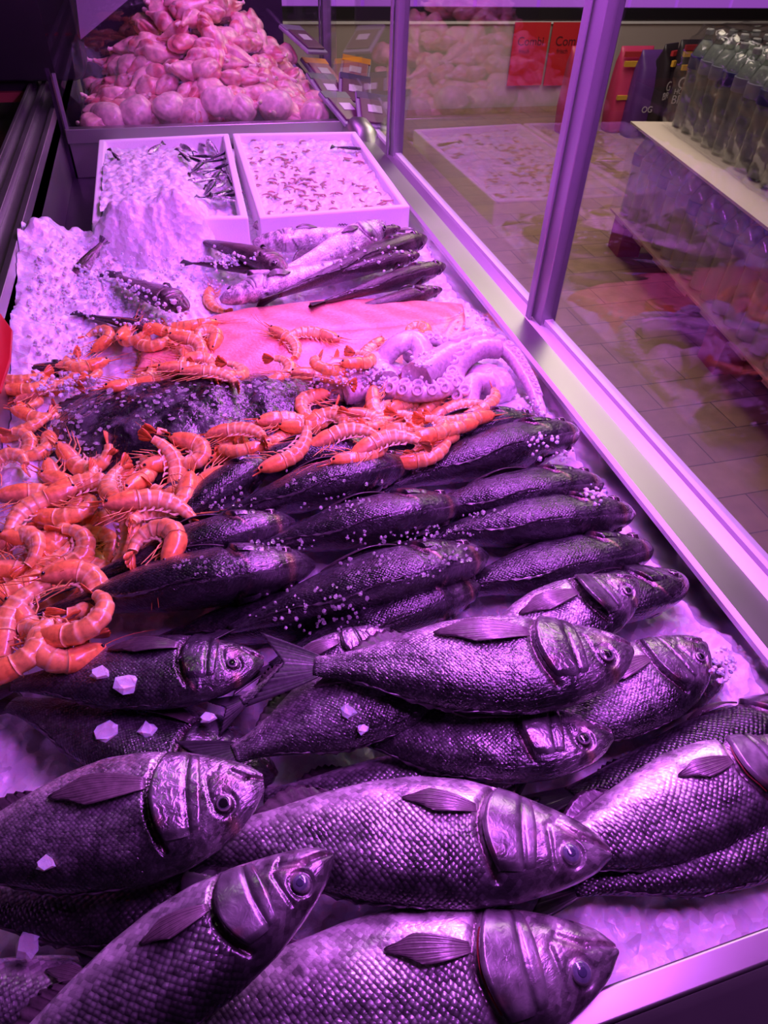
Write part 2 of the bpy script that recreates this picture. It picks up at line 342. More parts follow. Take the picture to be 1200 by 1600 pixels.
# ------------------------------------------------------------------ ice bed
def ice_surface(name, x0, x1, y0, y1, fn, res, label, mask=None, mat=M_ICE):
    nx = int((x1-x0)/res)+1; ny = int((y1-y0)/res)+1
    X, Yy = np.meshgrid(np.linspace(x0, x1, nx), np.linspace(y0, y1, ny), indexing='ij'); Z = fn(X, Yy)
    V = np.stack([X.ravel(), Yy.ravel(), Z.ravel()], 1); o = obj(name, mesh(name, V, gridfaces(nx, ny), mat)); stamp(V)
    return tag(o, label, 'ice', kind='stuff')
def gauss(X, Yy, px, py, z, sx, sy, h):
    c = P(px, py, z); return h*np.exp(-((X-c[0])/sx)**2-((Yy-c[1])/sy)**2)
def icerough(X, Yy, a=1.):
    d1, r1 = cells(X*38, Yy*38, 3); d2, r2 = cells(X*85, Yy*85, 9)
    return a*((.5-d1)*.012+r1*.006+(.5-d2)*.006+.004*vnoise(X*12, Yy*12))
def bedz(X, Yy):
    Z = .008+icerough(X, Yy, .8)
    for g in ((90, 420, .04, .10, .16, .062), (210, 350, .06, .10, .13, .052), (150, 500, .04, .12, .10, .025), (250, 430, .05, .08, .08, .03),
              (640, 380, .03, .05, .12, .02), (740, 510, .03, .05, .12, .02), (830, 640, .02, .05, .1, .012), (30, 760, .02, .06, .12, .03), (1150, 1050, .01, .05, .08, .014)):
        Z = Z+gauss(X, Yy, *g)
    lump = gauss(X, Yy, 110, 400, .05, .14, .22, 1.); d, r = cells(X*14, Yy*14, 5); d2, r2 = cells(X*24+5, Yy*24, 8); Z = Z+lump*((.6-d)*.05+(.5-d2)*.02)
    Z = Z+.060*np.exp(-((X-XL)/.06)**2)*smooth01(.95, 1.15, Yy)*smooth01(1.62, 1.45, Yy)*(1+.12*vnoise(X*12, Yy*12, 12))
    Z = np.where(Yy > 1.62, np.minimum(Z, .02+.03*vnoise(X*8, Yy*8)*0), Z)
    k = smooth01(-.175, -.20, X)*smooth01(1.60, 1.70, Yy+.02*vnoise(X*30, Yy*30)); return Z*(1-k)-.08*k
ice_surface('crushed_ice', XL+.001, XR-.001, .085, YD-.002, bedz, .004, 'bed of crushed ice covering the whole counter tray and heaped at its left')

# ------------------------------------------------------------------ fish
PROF = {
 'bream': dict(s=[0, .012, .03, .07, .12, .2, .3, .4, .5, .6, .7, .78, .84],
   t=[.016, .042, .070, .110, .142, .172, .186, .178, .155, .118, .075, .044, .035], b=[.018, .034, .050, .074, .098, .130, .155, .162, .146, .110, .066, .042, .035],
   w=[.006, .018, .030, .045, .055, .066, .072, .070, .062, .047, .03, .018, .009], e=(.094, .052, .0225), g=(.145, .268), base=.84, depthk=1.),
 'bass': dict(s=[0, .012, .03, .07, .12, .2, .3, .4, .5, .6, .7, .78, .84],
   t=[.003, .020, .037, .060, .082, .108, .124, .126, .116, .094, .066, .046, .04], b=[.004, .023, .037, .056, .074, .098, .118, .122, .110, .088, .06, .044, .04],
   w=[.008, .018, .028, .042, .052, .062, .07, .07, .062, .048, .032, .02, .01], e=(.090, .024, .0205), g=(.155, .268), base=.84, depthk=1.),
 'hake': dict(s=[0, .012, .03, .07, .12, .2, .3, .4, .5, .6, .7, .8, .88],
   t=[.008, .018, .028, .042, .054, .066, .070, .068, .06, .05, .038, .026, .02], b=[.01, .02, .03, .044, .056, .070, .075, .07, .058, .046, .034, .024, .02],
   w=[.012, .024, .034, .046, .054, .06, .062, .056, .048, .038, .028, .018, .01], e=(.075, .022, .02), g=(.15, .25), base=.88, depthk=1.),
 'sardine': dict(s=[0, .012, .03, .07, .12, .2, .3, .4, .5, .6, .7, .8, .86],
   t=[.006, .02, .03, .048, .062, .078, .086, .085, .076, .06, .042, .025, .02], b=[.006, .02, .032, .052, .07, .09, .1, .096, .08, .06, .04, .025, .02],
   w=[.008, .018, .026, .036, .042, .048, .05, .046, .04, .032, .022, .014, .008], e=(.06, .015, .016), g=(.12, .2), base=.86, depthk=1.)}
def palette(kind, tone):
    # back, side, belly
    return {('bream', 'dark'): ((.045, .042, .052), (.16, .15, .18), (.30, .28, .31)), ('bream', 'silver'): ((.035, .033, .04), (.33, .31, .35), (.78, .72, .76)),
            ('bass', 'dark'): ((.025, .024, .03), (.09, .085, .10), (.35, .33, .36)), ('bass', 'silver'): ((.05, .045, .055), (.38, .36, .39), (.86, .80, .82)), ('bass', 'mid'): ((.035, .03, .038), (.2, .19, .21), (.6, .56, .6)),
            ('hake', 'pale'): ((.30, .22, .25), (.62, .55, .6), (.85, .78, .82)), ('hake', 'brown'): ((.05, .03, .035), (.13, .075, .08), (.5, .42, .45)),
            ('sardine', 'silver'): ((.03, .03, .05), (.6, .6, .65), (.8, .8, .82))}[(kind, tone)]
def fish(kind, name, label, head, tail, zh, zt, phi=0, bend=0, bendv=0, hk=1., wk=1., tone='silver', flare=.0, group=None, res=(120, 72), nparts=True, flip=1, twist=0, pec=True, cat='fish', gold=True, gill_red=False, ext=0.):
    tail = (tail[0]+(tail[0]-head[0])*ext, tail[1]+(tail[1]-head[1])*ext); pr = PROF[kind]; Hh = P(*head, zh); Tt = P(*tail, zt); Ln = np.linalg.norm(Hh-Tt)
    up = np.array([0, 0, 1.]); hd = _n(Hh-Tt); nv = _n(np.cross(hd, up))*flip; uu = np.cross(nv, hd)*flip; uu = uu if uu[2] > 0 else -uu
    Mi = (Hh+Tt)/2+nv*bend*Ln*2+up*bendv*Ln*2
    root = np.array((Hh*.5+Tt*.5)); root[2] = max(0.0, root[2]-.03)
    def cen(s):
        s = np.asarray(s, float)[..., None]; return (1-s)**2*Hh+2*s*(1-s)*Mi+s*s*Tt
    def tang(s):
        s = np.asarray(s, float)[..., None]; t = 2*(1-s)*(Mi-Hh)+2*s*(Tt-Mi); return t/np.linalg.norm(t, axis=-1, keepdims=True)
    def frame(s):
        t = tang(s); f = np.radians(phi+twist*np.asarray(s, float))[..., None]
        n = nv-(t*nv).sum(-1, keepdims=True)*t; n /= np.linalg.norm(n, axis=-1, keepdims=True)
        u = np.cross(n, -t); u = u*np.sign(u[..., 2:3]+1e-9)
        return np.cos(f)*n+np.sin(f)*u, -np.sin(f)*n+np.cos(f)*u
    ip = lambda k, s: np.interp(s, pr['s'], pr[k])
    def ipp(k, s):      # smoothed interpolation
        s = np.asarray(s, float); e = .012; return (ip(k, s-e)+2*ip(k, s)+ip(k, s+e))/4 if k else 0
    def T_(s): return ipp('t', s)*Ln*hk
    def B_(s): return ipp('b', s)*Ln*hk
    def W_(s): return ipp('w', s)*Ln*wk
    def zsurf(s, y):
        t, bb, ww = T_(s), B_(s), W_(s); c = (t-bb)/2; h = (t+bb)/2; v = np.clip((y-c)/h, -1, 1)
        return ww*np.sqrt(np.maximum(0, 1-np.abs(v)**2.3))
    def pt(s, y, z):
        D, S = frame(s); return cen(s)+D*np.asarray(y, float)[..., None]+S*np.asarray(z, float)[..., None]-root
    ge0, ge1 = pr['g']
    ex, ey, er = pr['e'][0], pr['e'][1]*Ln*hk, pr['e'][2]*Ln
    # ---- body
    nu, nv_ = res
    u = np.linspace(0, 1, nu); s1 = pr['base']*(u**1.45)
    a = np.linspace(0, 2*np.pi, nv_, endpoint=False)
    S_, A_ = np.meshgrid(s1, a, indexing='ij')
    t, bb, ww = T_(S_), B_(S_), W_(S_); c = (t-bb)/2; h = (t+bb)/2
    ca, sa = np.cos(A_), np.sin(A_)
    y = c+h*np.sign(ca)*np.abs(ca)**.95; z = ww*np.sign(sa)*np.abs(sa)**(1.0 if kind != 'bream' else 1.08)
    # sculpt: mouth slit, gill slit, eye socket, lateral line, preopercle
    x = S_*Ln
    def seg(ax, ay, bx, by, wd):
        dx, dy = bx-ax, by-ay; q = np.clip(((x-ax)*dx+(y-ay)*dy)/(dx*dx+dy*dy+1e-12), 0, 1); dd = np.hypot(x-ax-q*dx, y-ay-q*dy); return np.exp(-(dd/wd)**2)
    dent = np.zeros_like(x)
    ml = .075 if kind == 'bream' else .115
    dent += (.0055 if kind == 'bass' else .0035)*seg(-.01*Ln, -.004*Ln, ml*Ln*.55, -.012*Ln, .0012+.002*Ln)
    dent += .0028*seg(ml*Ln*.55, -.010*Ln, ml*Ln, -.034*Ln, .0012+.003*Ln)
    dent += .002*seg(.125*Ln, .05*Ln*hk, .135*Ln, -.02*Ln, .004*Ln)+.002*seg(.135*Ln, -.02*Ln, .105*Ln, -.05*Ln, .004*Ln)
    vv = (y-c)/np.maximum(h, 1e-6)
    gs = ge1-.055*np.abs(vv+.1)**1.8+.010
    dent += .004*np.exp(-((S_-gs)/.008)**2)*(vv < .75)*(vv > -.97)
    dent += .0025*np.exp(-((np.hypot(x-ex*Ln, y-ey)-er*1.15)/(er*.22))**2)
    ll = np.interp(S_, [.26, .45, .84], [.42, .2, 0.0])
    dent += .0006*np.exp(-((vv-ll)/.03)**2)*(S_ > .27)
    wob = .0012*vnoise(S_*14, vv*3, len(label))*(S_ > .2)
    sgn = np.sign(z); zz = np.abs(z); z = sgn*np.maximum(zz-dent*np.clip(zz/(.012*Ln+1e-4), 0, 1)+wob*np.clip(zz*60, 0, 1), 0)
    V = pt(S_, y, z).reshape(-1, 3)
    bk, sd, be = [np.array(q) for q in palette(kind, tone)]
    nz = .18*vnoise(S_*30, vv*8, 2)+.1*vnoise(S_*9, vv*4, 8)
    v2 = vv+nz*.5
    k1 = smooth01(.25, .85, v2)[..., None]; k2 = (smooth01(.05, -.55, v2) if kind == 'bass' and tone == 'silver' else smooth01(-.1, -.8, v2))[..., None]
    C = sd*(1-k1)+bk*k1; C = C*(1-k2)+be*k2
    hdm = smooth01(ge0+.06, ge0-.02, S_)[..., None]
    hc = sd*.55+be*.12+np.array([.02, .012, .01]); C = C*(1-.6*hdm)+hc*.6*hdm
    mt = smooth01(.0, .8, vnoise(S_*38, vv*4.5, 31)+.5*vnoise(S_*80, vv*9, 7))[..., None]*hdm; C = C*(1-.55*mt)+np.array([.05, .03, .04])*.55*mt
    pk = smooth01(.1, .8, vnoise(S_*22+3, vv*3, 17))[..., None]*hdm*smooth01(.3, -.5, vv)[..., None]; C = C+pk*np.array([.22, .06, .07])
    snout = smooth01(.05, 0, S_)[..., None]; C = C*(1-.5*snout)+bk*1.2*.5*snout
    bl = np.exp(-((S_-gs-.012)/.022)**2-((vv-.35)/.34)**2)[..., None]
    if kind == 'bream':
        C = C*(1-.9*bl)+np.array([.006, .004, .008])*.9*bl
        if gold:
            gb = np.exp(-((S_-ex+.008+.02*(vv-.5))/.010)**2)*(smooth01(.55, .75, vv)); C = C+gb[..., None]*np.array([.42, .24, .10])*.55
        str_ = .10*np.sin(vv*70+vnoise(S_*20, vv*20)*1.5)*(S_ > .28)*smooth01(.9, .1, np.abs(vv)); C = C*(1+str_[..., None])
    else:
        C = C*(1-.25*np.exp(-((vv-ll)/.045)**2)*(S_ > .27))[..., None] if kind != 'bass' else C*(1-.55*np.exp(-((vv-ll)/.04)**2)*(S_ > .27))[..., None]
    crev = np.exp(-((S_-gs)/.009)**2)*(vv > -.97)*(vv < .7)
    C = C*(1-.85*crev[..., None])+np.array([.05, .006, .01])*(.6*crev)[..., None]
    if kind == 'bream' and tone == 'dark':
        cl = np.exp(-((S_-gs+.014)/.0045)**2)*smooth01(.15, .45, vv)*smooth01(1.02, .8, vv)*(.5+.5*vnoise(vv*9, S_*5, len(label))); C = C+cl[..., None]*np.array([.55, .26, .24])
    arc = np.concatenate([[0], np.cumsum(np.hypot(np.diff(y[nu//2]), np.diff(z[nu//2])))])
    per = np.minimum(arc, arc[-1]-arc)  # symmetrical about the back
    uv = np.stack([x, np.broadcast_to(arc, x.shape)*np.clip(h/h.max(), .45, 1)], -1).reshape(-1, 2)
    scl = (smooth01(ge1-.02, ge1+.03, S_)*(1-(.88*smooth01(-.12, -.62, vv) if kind == 'bass' else .6*smooth01(-.35, -.8, vv)))).ravel()
    F = gridfaces(nu, nv_, True)+[tuple(range(nv_))[::-1], tuple(range((nu-1)*nv_, nu*nv_))]
    me = mesh('body', V, F, MS[kind], C.reshape(-1, 3), uv, scl); stamp(V+root)
    r = thing(name, label, cat, tuple(root), group)
    bo = obj('body', me, r)
    sgs = (1, -1)
    if not nparts: 
        sgs = (1,)
    # ---- eyes
    for sg in sgs:
        nr_, na = 9, 24; rr = np.linspace(0, 1, nr_); aa = np.linspace(0, 2*np.pi, na, endpoint=False)
        Rr, Aa = np.meshgrid(rr, aa, indexing='ij'); sx = ex+Rr*er*np.cos(Aa)/Ln; yy = ey+Rr*er*np.sin(Aa)
        z0 = zsurf(ex, ey); zc = zsurf(sx, yy); dome = (.55*z0+.45*zc)+er*.42*np.sqrt(np.maximum(0, 1-Rr**2))-er*.1-er*.45*(Rr > .96)
        Ve = pt(sx, yy, sg*dome).reshape(-1, 3); RF = Rr.ravel()
        ce = np.where((RF < .64)[:, None], np.array([.10, .10, .14]), np.where((RF < .83)[:, None], np.array([.42, .36, .38]), np.array([.05, .03, .04])))
        if kind == 'bass': ce = np.where((RF < .8)[:, None], np.array([.17, .17, .26]), np.array([.42, .38, .42])*np.ones((len(RF), 1)))
        eo = obj('eye', mesh('eye', Ve, gridfaces(nr_, na, True), M_EYE, ce), r)
        Rp = Rr*(.58 if kind == 'bream' else .46); sx = ex+Rp*er*np.cos(Aa)/Ln; yy = ey+Rp*er*np.sin(Aa)
        dome = (.55*z0+.45*zsurf(sx, yy))+er*.42*np.sqrt(np.maximum(0, 1-Rp**2))-er*.1+.0003-.0008*(Rr > .95)
        obj('pupil', mesh('pupil', pt(sx, yy, sg*dome).reshape(-1, 3), gridfaces(nr_, na, True), M_CLOUD if kind == 'bass' else M_PUPIL), eo)
    if nparts:
        # ---- gill covers
        for sg in sgs:
            nu2, nv2 = 22, 26; U, W2 = np.meshgrid(np.linspace(0, 1, nu2), np.linspace(-.93, .62, nv2), indexing='ij')
            edge = ge1-.055*np.abs(W2+.1)**1.8; st = ge0+.012*(W2+.1)**2; sx = st+(edge-st)*U
            tt, b2 = T_(sx), B_(sx); yy = (tt-b2)/2+(tt+b2)/2*W2
            z0 = zsurf(sx, yy); off = .0012+.0022*np.sin(np.pi*U*.5)+flare*U**2*np.clip(1-W2**2, 0, 1)-.0015*np.exp(-((U-.30)/.05)**2)-.0045*(U > .97)-.003*(U < .03)-.003*(np.abs(W2+.155) > .76)
            Vg = pt(sx, yy, sg*(z0+off)).reshape(-1, 3)
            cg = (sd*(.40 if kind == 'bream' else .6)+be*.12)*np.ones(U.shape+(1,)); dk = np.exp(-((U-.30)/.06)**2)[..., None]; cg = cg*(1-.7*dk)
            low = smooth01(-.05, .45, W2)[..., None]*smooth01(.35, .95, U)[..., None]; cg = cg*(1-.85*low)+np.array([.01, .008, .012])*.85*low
            cg = cg*(1+.35*vnoise(U*6, W2*5, 4)[..., None]); cg = cg+np.array([.10, .02, .02])*smooth01(.2, .8, vnoise(U*3+1, W2*3, 11))[..., None]
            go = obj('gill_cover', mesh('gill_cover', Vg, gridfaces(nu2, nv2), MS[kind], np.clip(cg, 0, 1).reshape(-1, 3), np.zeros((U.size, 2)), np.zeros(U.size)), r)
            if gill_red and sg == 1:
                U3, W3 = np.meshgrid(np.linspace(0, 1, 8), np.linspace(-.6, .5, 14), indexing='ij'); s3 = ge1-.055*np.abs(W3+.1)**1.8-.014+U3*.017
                tt, b2 = T_(s3), B_(s3); y3 = (tt-b2)/2+(tt+b2)/2*W3
                go2 = obj('gill', mesh('gill', pt(s3, y3, sg*(zsurf(s3, y3)+.0004+.0012*np.sin(U3*np.pi)+.0006*np.sin(W3*60))).reshape(-1, 3), gridfaces(8, 14), M_GILL), r)
    def sheet(nm, s_, y_, z_, colr, th=.0007):
        n1, n2 = s_.shape; o2 = obj(nm, mesh(nm, pt(s_, y_, z_).reshape(-1, 3), gridfaces(n1, n2), M_FIN, colr.reshape(-1, 3)), r)
        so = o2.modifiers.new('t', 'SOLIDIFY'); so.thickness = th; so.offset = 0; return o2
    if pec and kind != 'sardine':
        pl = {'bream': .26, 'bass': .16, 'hake': .13}[kind]*Ln; n1, n2 = 16, 30
        U, W2 = np.meshgrid(np.linspace(0, 1, n1), np.linspace(-1, 1, n2), indexing='ij')
        wid = pl*(.06+.15*np.sin(np.pi*np.minimum(U*.62+.03, .65)))*(1-.55*smooth01(.7, 1, U))
        lenf = U*pl*(1-.16*W2**2-.10*(W2+1)*.5)
        s_ = ge1+.012+lenf/Ln*.99; y_ = -.036*Ln*hk+W2*wid*.75+lenf*-.10
        z_ = zsurf(s_, y_)+.0012+.005*np.sin(np.pi*U)+.0006*np.cos(W2*36)
        cf = np.array([.2, .15, .17])*.8+np.array([.12, .10, .11])*np.cos(W2*36)[..., None]*.5; cf = cf*(1.2-.4*U[..., None])
        if tone in ('dark', 'brown'): cf = cf*.5
        sheet('pectoral_fin', s_, y_, z_, np.clip(cf, .02, 1))
    if kind != 'sardine' or nparts:
        n1, n2 = 34, 6; q = {'bream': (.27, .72, .036), 'bass': (.30, .72, .034), 'hake': (.28, .78, .03), 'sardine': (.4, .5, .03)}[kind]
        U, W2 = np.meshgrid(np.linspace(0, 1, n1), np.linspace(0, 1, n2), indexing='ij'); s_ = q[0]+(q[1]-q[0])*U
        hgt = q[2]*Ln*np.sin(np.pi*np.clip(U, .02, .98))**.4*(.45+.12*np.sin(U*60)); sb = np.clip(s_+W2*.035, 0, pr['base'])
        y_ = T_(sb)-.002+W2*hgt*.7; z_ = .004*W2*np.sin(U*9)+.001*np.cos(U*75)
        sheet('dorsal_fin', sb, y_, z_, np.array([.05, .04, .05])*np.ones(U.shape+(1,))*(1+.5*np.cos(U*75)[..., None]))
        U, W2 = np.meshgrid(np.linspace(0, 1, 14), np.linspace(0, 1, 5), indexing='ij'); s_ = .58+.14*U; sb = s_+W2*.03
        y_ = -B_(sb)+.002-W2*.045*Ln*np.sin(np.pi*np.clip(U*.8+.15, 0, 1)); sheet('anal_fin', sb, y_, .002*np.cos(U*40), np.array([.09, .06, .08])*np.ones(U.shape+(1,))*(1+.4*np.cos(U*50)[..., None]))
    # ---- tail fin
    n1, n2 = 16, 32; U, W2 = np.meshgrid(np.linspace(0, 1, n1), np.linspace(-1, 1, n2), indexing='ij')
    s0 = pr['base']-.02; fork = .55 if kind != 'hake' else .85
    le = (1-s0)*(fork+(1-fork)*np.abs(W2)**1.1); s_ = s0+U*le
    tw = {'bream': .135, 'bass': .11, 'hake': .06, 'sardine': .08}[kind]*Ln*hk; b0 = T_(s0)*.85; y_ = W2*(b0+(tw-b0)*U**.85)
    z_ = .0015*np.cos(W2*42)*U+.004*np.sin(W2*3+1)*U
    ct = np.array([.045, .04, .05]) if tone != 'pale' else np.array([.3, .22, .25])
    o2 = sheet('tail_fin', s_, y_, z_, ct*np.ones(U.shape+(1,))*(1+.5*np.cos(W2*42)[..., None]), .0012); stamp(pt(s_, y_, z_).reshape(-1, 3)+root)
    return r, Ln
BRM = 'whole gilt-head breams'; BAS = 'whole sea basses'
info = []
def FI(kind, label, head, tail, zh, zt, **k):
    r, Ln = fish(kind, {'bream': 'sea_bream', 'bass': 'sea_bass', 'hake': 'hake'}[kind], label, head, tail, zh, zt, **k); info.append((label, round(Ln, 3))); return r
# ---- rows of dark bream, backs up
HI = (110, 64)
R = dict(phi=46, wk=1.3, ext=.28, tone='dark', group='dark breams packed in rows with their backs up', res=HI, bendv=.015, bend=-.02)
FI('bream', 'dark bream tucked under the end of the prawn heap, by the right rail', (846, 662), (600, 705), .052, .045, hk=.72, **R)
FI('bream', 'dark bream with raised back whose snout is nearest the octopus', (902, 676), (620, 765), .056, .042, hk=.86, **R)
FI('bream', 'dark bream half under the prawns, lying just behind the ice-speckled one in the middle', (600, 703), (330, 750), .050, .045, hk=.75, **R)
FI('bream', 'short dark bream pointing steeply up beside the left prawn heap', (428, 715), (235, 850), .055, .045, hk=.85, **R)
FI('bream', 'dark bream in the middle whose snout ends just below the central prawns', (642, 726), (350, 815), .060, .052, **R)
FI('bream', 'dark bream with back up whose snout meets the bright ice gap by the right rail', (940, 757), (640, 815), .058, .045, **R)
FI('bream', 'dark bream with pale collar mark and open-looking gill edge in the centre of the rows', (720, 790), (400, 868), .068, .060, **R)
FI('bream', 'slim dark bream below the bright ice gap, snout pointing at the right rail', (990, 803), (670, 850), .062, .048, hk=.85, **R)
FI('bream', 'dark bream with pale cheek stripe just right of the left prawn heap', (460, 815), (140, 915), .062, .055, hk=.85, **R)
FI('bream', 'dark bream behind the upper silver bream, mostly covered, near the right rail', (1017, 858), (700, 935), .045, .04, hk=.85, **R)
FI('bream', 'large dark bream dotted with ice in the centre, snout at the bare ice patch', (760, 868), (380, 985), .072, .060, **R)
FI('bream', 'large dark glossy bream in front of the left prawn heap with a pale collar stripe', (492, 882), (90, 960), .074, .060, **R)
FI('bream', 'dark bream lying under the ice crystals just above the pale small head', (748, 915), (440, 1040), .058, .050, hk=.85, **R)
FI('bream', 'dark bream almost buried below the glossy one at left of centre', (600, 940), (250, 1010), .035, .03, hk=.8, **R)
FI('bream', 'dark bream head poking out right of the upper silver bream', (1070, 905), (800, 985), .05, .04, **dict(R, phi=30))
FI('bream', 'dark bream snout poking out beside the right ice strip, under the silver breams', (1125, 1040), (850, 1130), .035, .03, **dict(R, phi=20))
# ---- foreground, from below to top
FI('bass', 'dark sea bass stretching to the right edge of the photo, behind the pale bass', (1290, 1085), (800, 1265), .050, .035, phi=45, tone='dark', group=BAS, res=HI, bend=.02, hk=.85)
FI('bass', 'dark sea bass under the pale right-hand bass with ice in front of it', (1330, 1270), (800, 1400), .035, .030, phi=10, tone='mid', group=BAS, res=HI, bend=.02, hk=.75)
FI('bass', 'pale sea bass running off the right edge with reddened open gill', (1262, 1150), (730, 1370), .062, .045, phi=-8, tone='silver', group=BAS, res=(150, 84), bend=.035, hk=1.0, flare=.004, gill_red=True)
FI('bass', 'dark scaly sea bass under the lower silver bream, behind the large middle bass', (835, 1205), (330, 1255), .048, .040, phi=12, tone='mid', group=BAS, res=HI, hk=.85)
FI('bream', 'dark bream between the left prawn heap and the big front bream, only its flank showing', (430, 1215), (-60, 1085), .035, .035, phi=20, tone='dark', group=BRM, res=HI, bend=-.02)
FI('bream', 'dark bream with wet highlights and two flat ice chips on it, at left', (412, 1032), (-60, 1080), .072, .062, phi=8, tone='dark', group=BRM, res=(130, 72), bend=-.01, hk=.92)
FI('bream', 'silver bream head first under the upper centre bream, tail end down to the left', (715, 1010), (290, 1215), .092, .070, phi=-2, tone='silver', group=BRM, res=HI, pec=True, hk=1.05)
FI('bream', 'pale bream head with an eye peeping out behind the tail of the upper centre bream', (608, 980), (330, 1120), .085, .06, phi=-10, tone='silver', group=BRM, res=HI, hk=.75)
FI('bream', 'silver bream at the right with its blunt head beside the ice strip', (1100, 1003), (770, 1200), .080, .055, phi=-5, tone='silver', group=BRM, res=(130, 72), hk=.98)
FI('bream', 'silver bream with its pale gill flap sticking up, rearmost of the silver ones', (993, 905), (650, 1075), .105, .075, phi=-5, tone='silver', group=BRM, res=(130, 72), flare=.012, hk=.9)
FI('bream', 'silver bream second from front in the central stack, glossy patch on its flank', (957, 1148), (440, 1130), .094, .055, phi=4, tone='silver', group=BRM, res=(130, 72), hk=.8, bend=.02)
FI('bream', 'silver bream on top of the central stack with its whole tail showing', (987, 1012), (395, 1040), .128, .110, phi=0, tone='silver', group=BRM, res=(150, 84), hk=.86, bend=.02)
FI('bass', 'sea bass flank with tiny scales at the lower left, its head under the diagonal bass', (460, 1410), (-190, 1405), .055, .045, phi=20, tone='mid', group=BAS, res=HI, hk=.95)
FI('bass', 'pale fish flank in the bottom left corner below the diagonal bass', (330, 1590), (-260, 1520), .035, .03, phi=0, tone='silver', group=BAS, res=HI, hk=.8)
FI('bass', 'pale sea bass lying nearest the steel front rail, its eye sunken', (964, 1484), (90, 1610), .062, .050, phi=-6, tone='silver', group=BAS, res=(170, 90), hk=1.08, bend=.015, flare=.004, gill_red=True)
FI('bass', 'large pale sea bass in the middle foreground with a cloudy eye', (955, 1335), (200, 1335), .088, .070, phi=0, tone='silver', group=BAS, res=(170, 90), hk=1.08, bend=-.035, flare=.002)
FI('bream', 'big bream at the left front with wide open eye and raised gill edge', (412, 1222), (-230, 1370), .115, .085, phi=-4, tone='silver', group=BRM, res=(170, 90), hk=.98, flare=.006)
FI('bass', 'grey sea bass lying diagonally across the lower left, on top of the others', (520, 1335), (-200, 1830), .135, .090, phi=-2, tone='mid', group=BAS, res=(170, 90), hk=1.02, flare=.002)
#--MORE--

# ------------------------------------------------------------------ hakes and other slim fish at the rear
HK = 'slim pale and brown fish behind the salmon fillet'
RH = (90, 48)
def hake(label, head, tail, zh, zt, **k):
    k.setdefault('group', HK); k.setdefault('res', RH); return FI('hake', label, head, tail, zh, zt, **k)
hake('pale slim fish lying flat along the front wall of the white boxes', (395, 352), (600, 350), .05, .05, phi=-20, tone='pale', hk=.85)
hake('broad pale slim fish second from the white boxes, belly shining', (395, 380), (640, 358), .06, .05, phi=-30, tone='pale', hk=1.2, flip=1)
hake('brown slim fish whose big eye sits at the end of the brown pair', (446, 425), (290, 372), .080, .055, phi=10, tone='brown', hk=1.5, bend=-.06)
hake('brown slim fish lying in ice below the one with the big eye', (420, 422), (285, 410), .055, .05, phi=30, tone='brown', hk=1.1)
hake('pale slim fish with its head beside the lone upright prawn', (345, 470), (610, 395), .055, .075, phi=-10, tone='pale', hk=1.1, bend=.03)
hake('brown slim fish lying diagonally just behind the salmon fillet', (665, 372), (400, 475), .070, .050, phi=45, tone='brown', hk=1.2)
hake('brown slim fish ending in a blunt snout at the steel rail', (695, 415), (480, 480), .060, .050, phi=40, tone='brown', hk=1.1)
hake('small brown fish with a round eye at the far right corner of the salmon', (690, 452), (520, 490), .045, .04, phi=5, tone='brown', hk=1.1)
hake('brown slim fish nearest the corner of the right white box', (625, 356), (480, 398), .075, .055, phi=45, tone='brown', hk=1.1)
hake('brown slim fish crossing behind the diagonal one, snout by the rail', (655, 398), (470, 440), .075, .06, phi=45, tone='brown', hk=1.)
hake('pale curved slim fish in the middle of the bunch, belly up', (600, 350), (400, 440), .085, .070, phi=-35, tone='pale', hk=1.3, bend=.05)
hake('dark fish tail end sticking out of the left ice heap', (112, 440), (165, 372), .060, .105, phi=40, tone='brown', hk=1.6, nparts=False, pec=False)
hake('brown fish head with a ringed eye peeping from the ice left of the upright prawn', (292, 482), (170, 425), .075, .06, phi=5, tone='brown', hk=1.7)
hake('dark fish buried in ice directly behind the left prawn cluster', (250, 515), (120, 490), .055, .05, phi=30, tone='brown', hk=1.7)
hake('dark slim fish back showing through ice at the far left, beside the red plastic', (130, 570), (-70, 600), .035, .03, phi=50, tone='brown', hk=1.2)

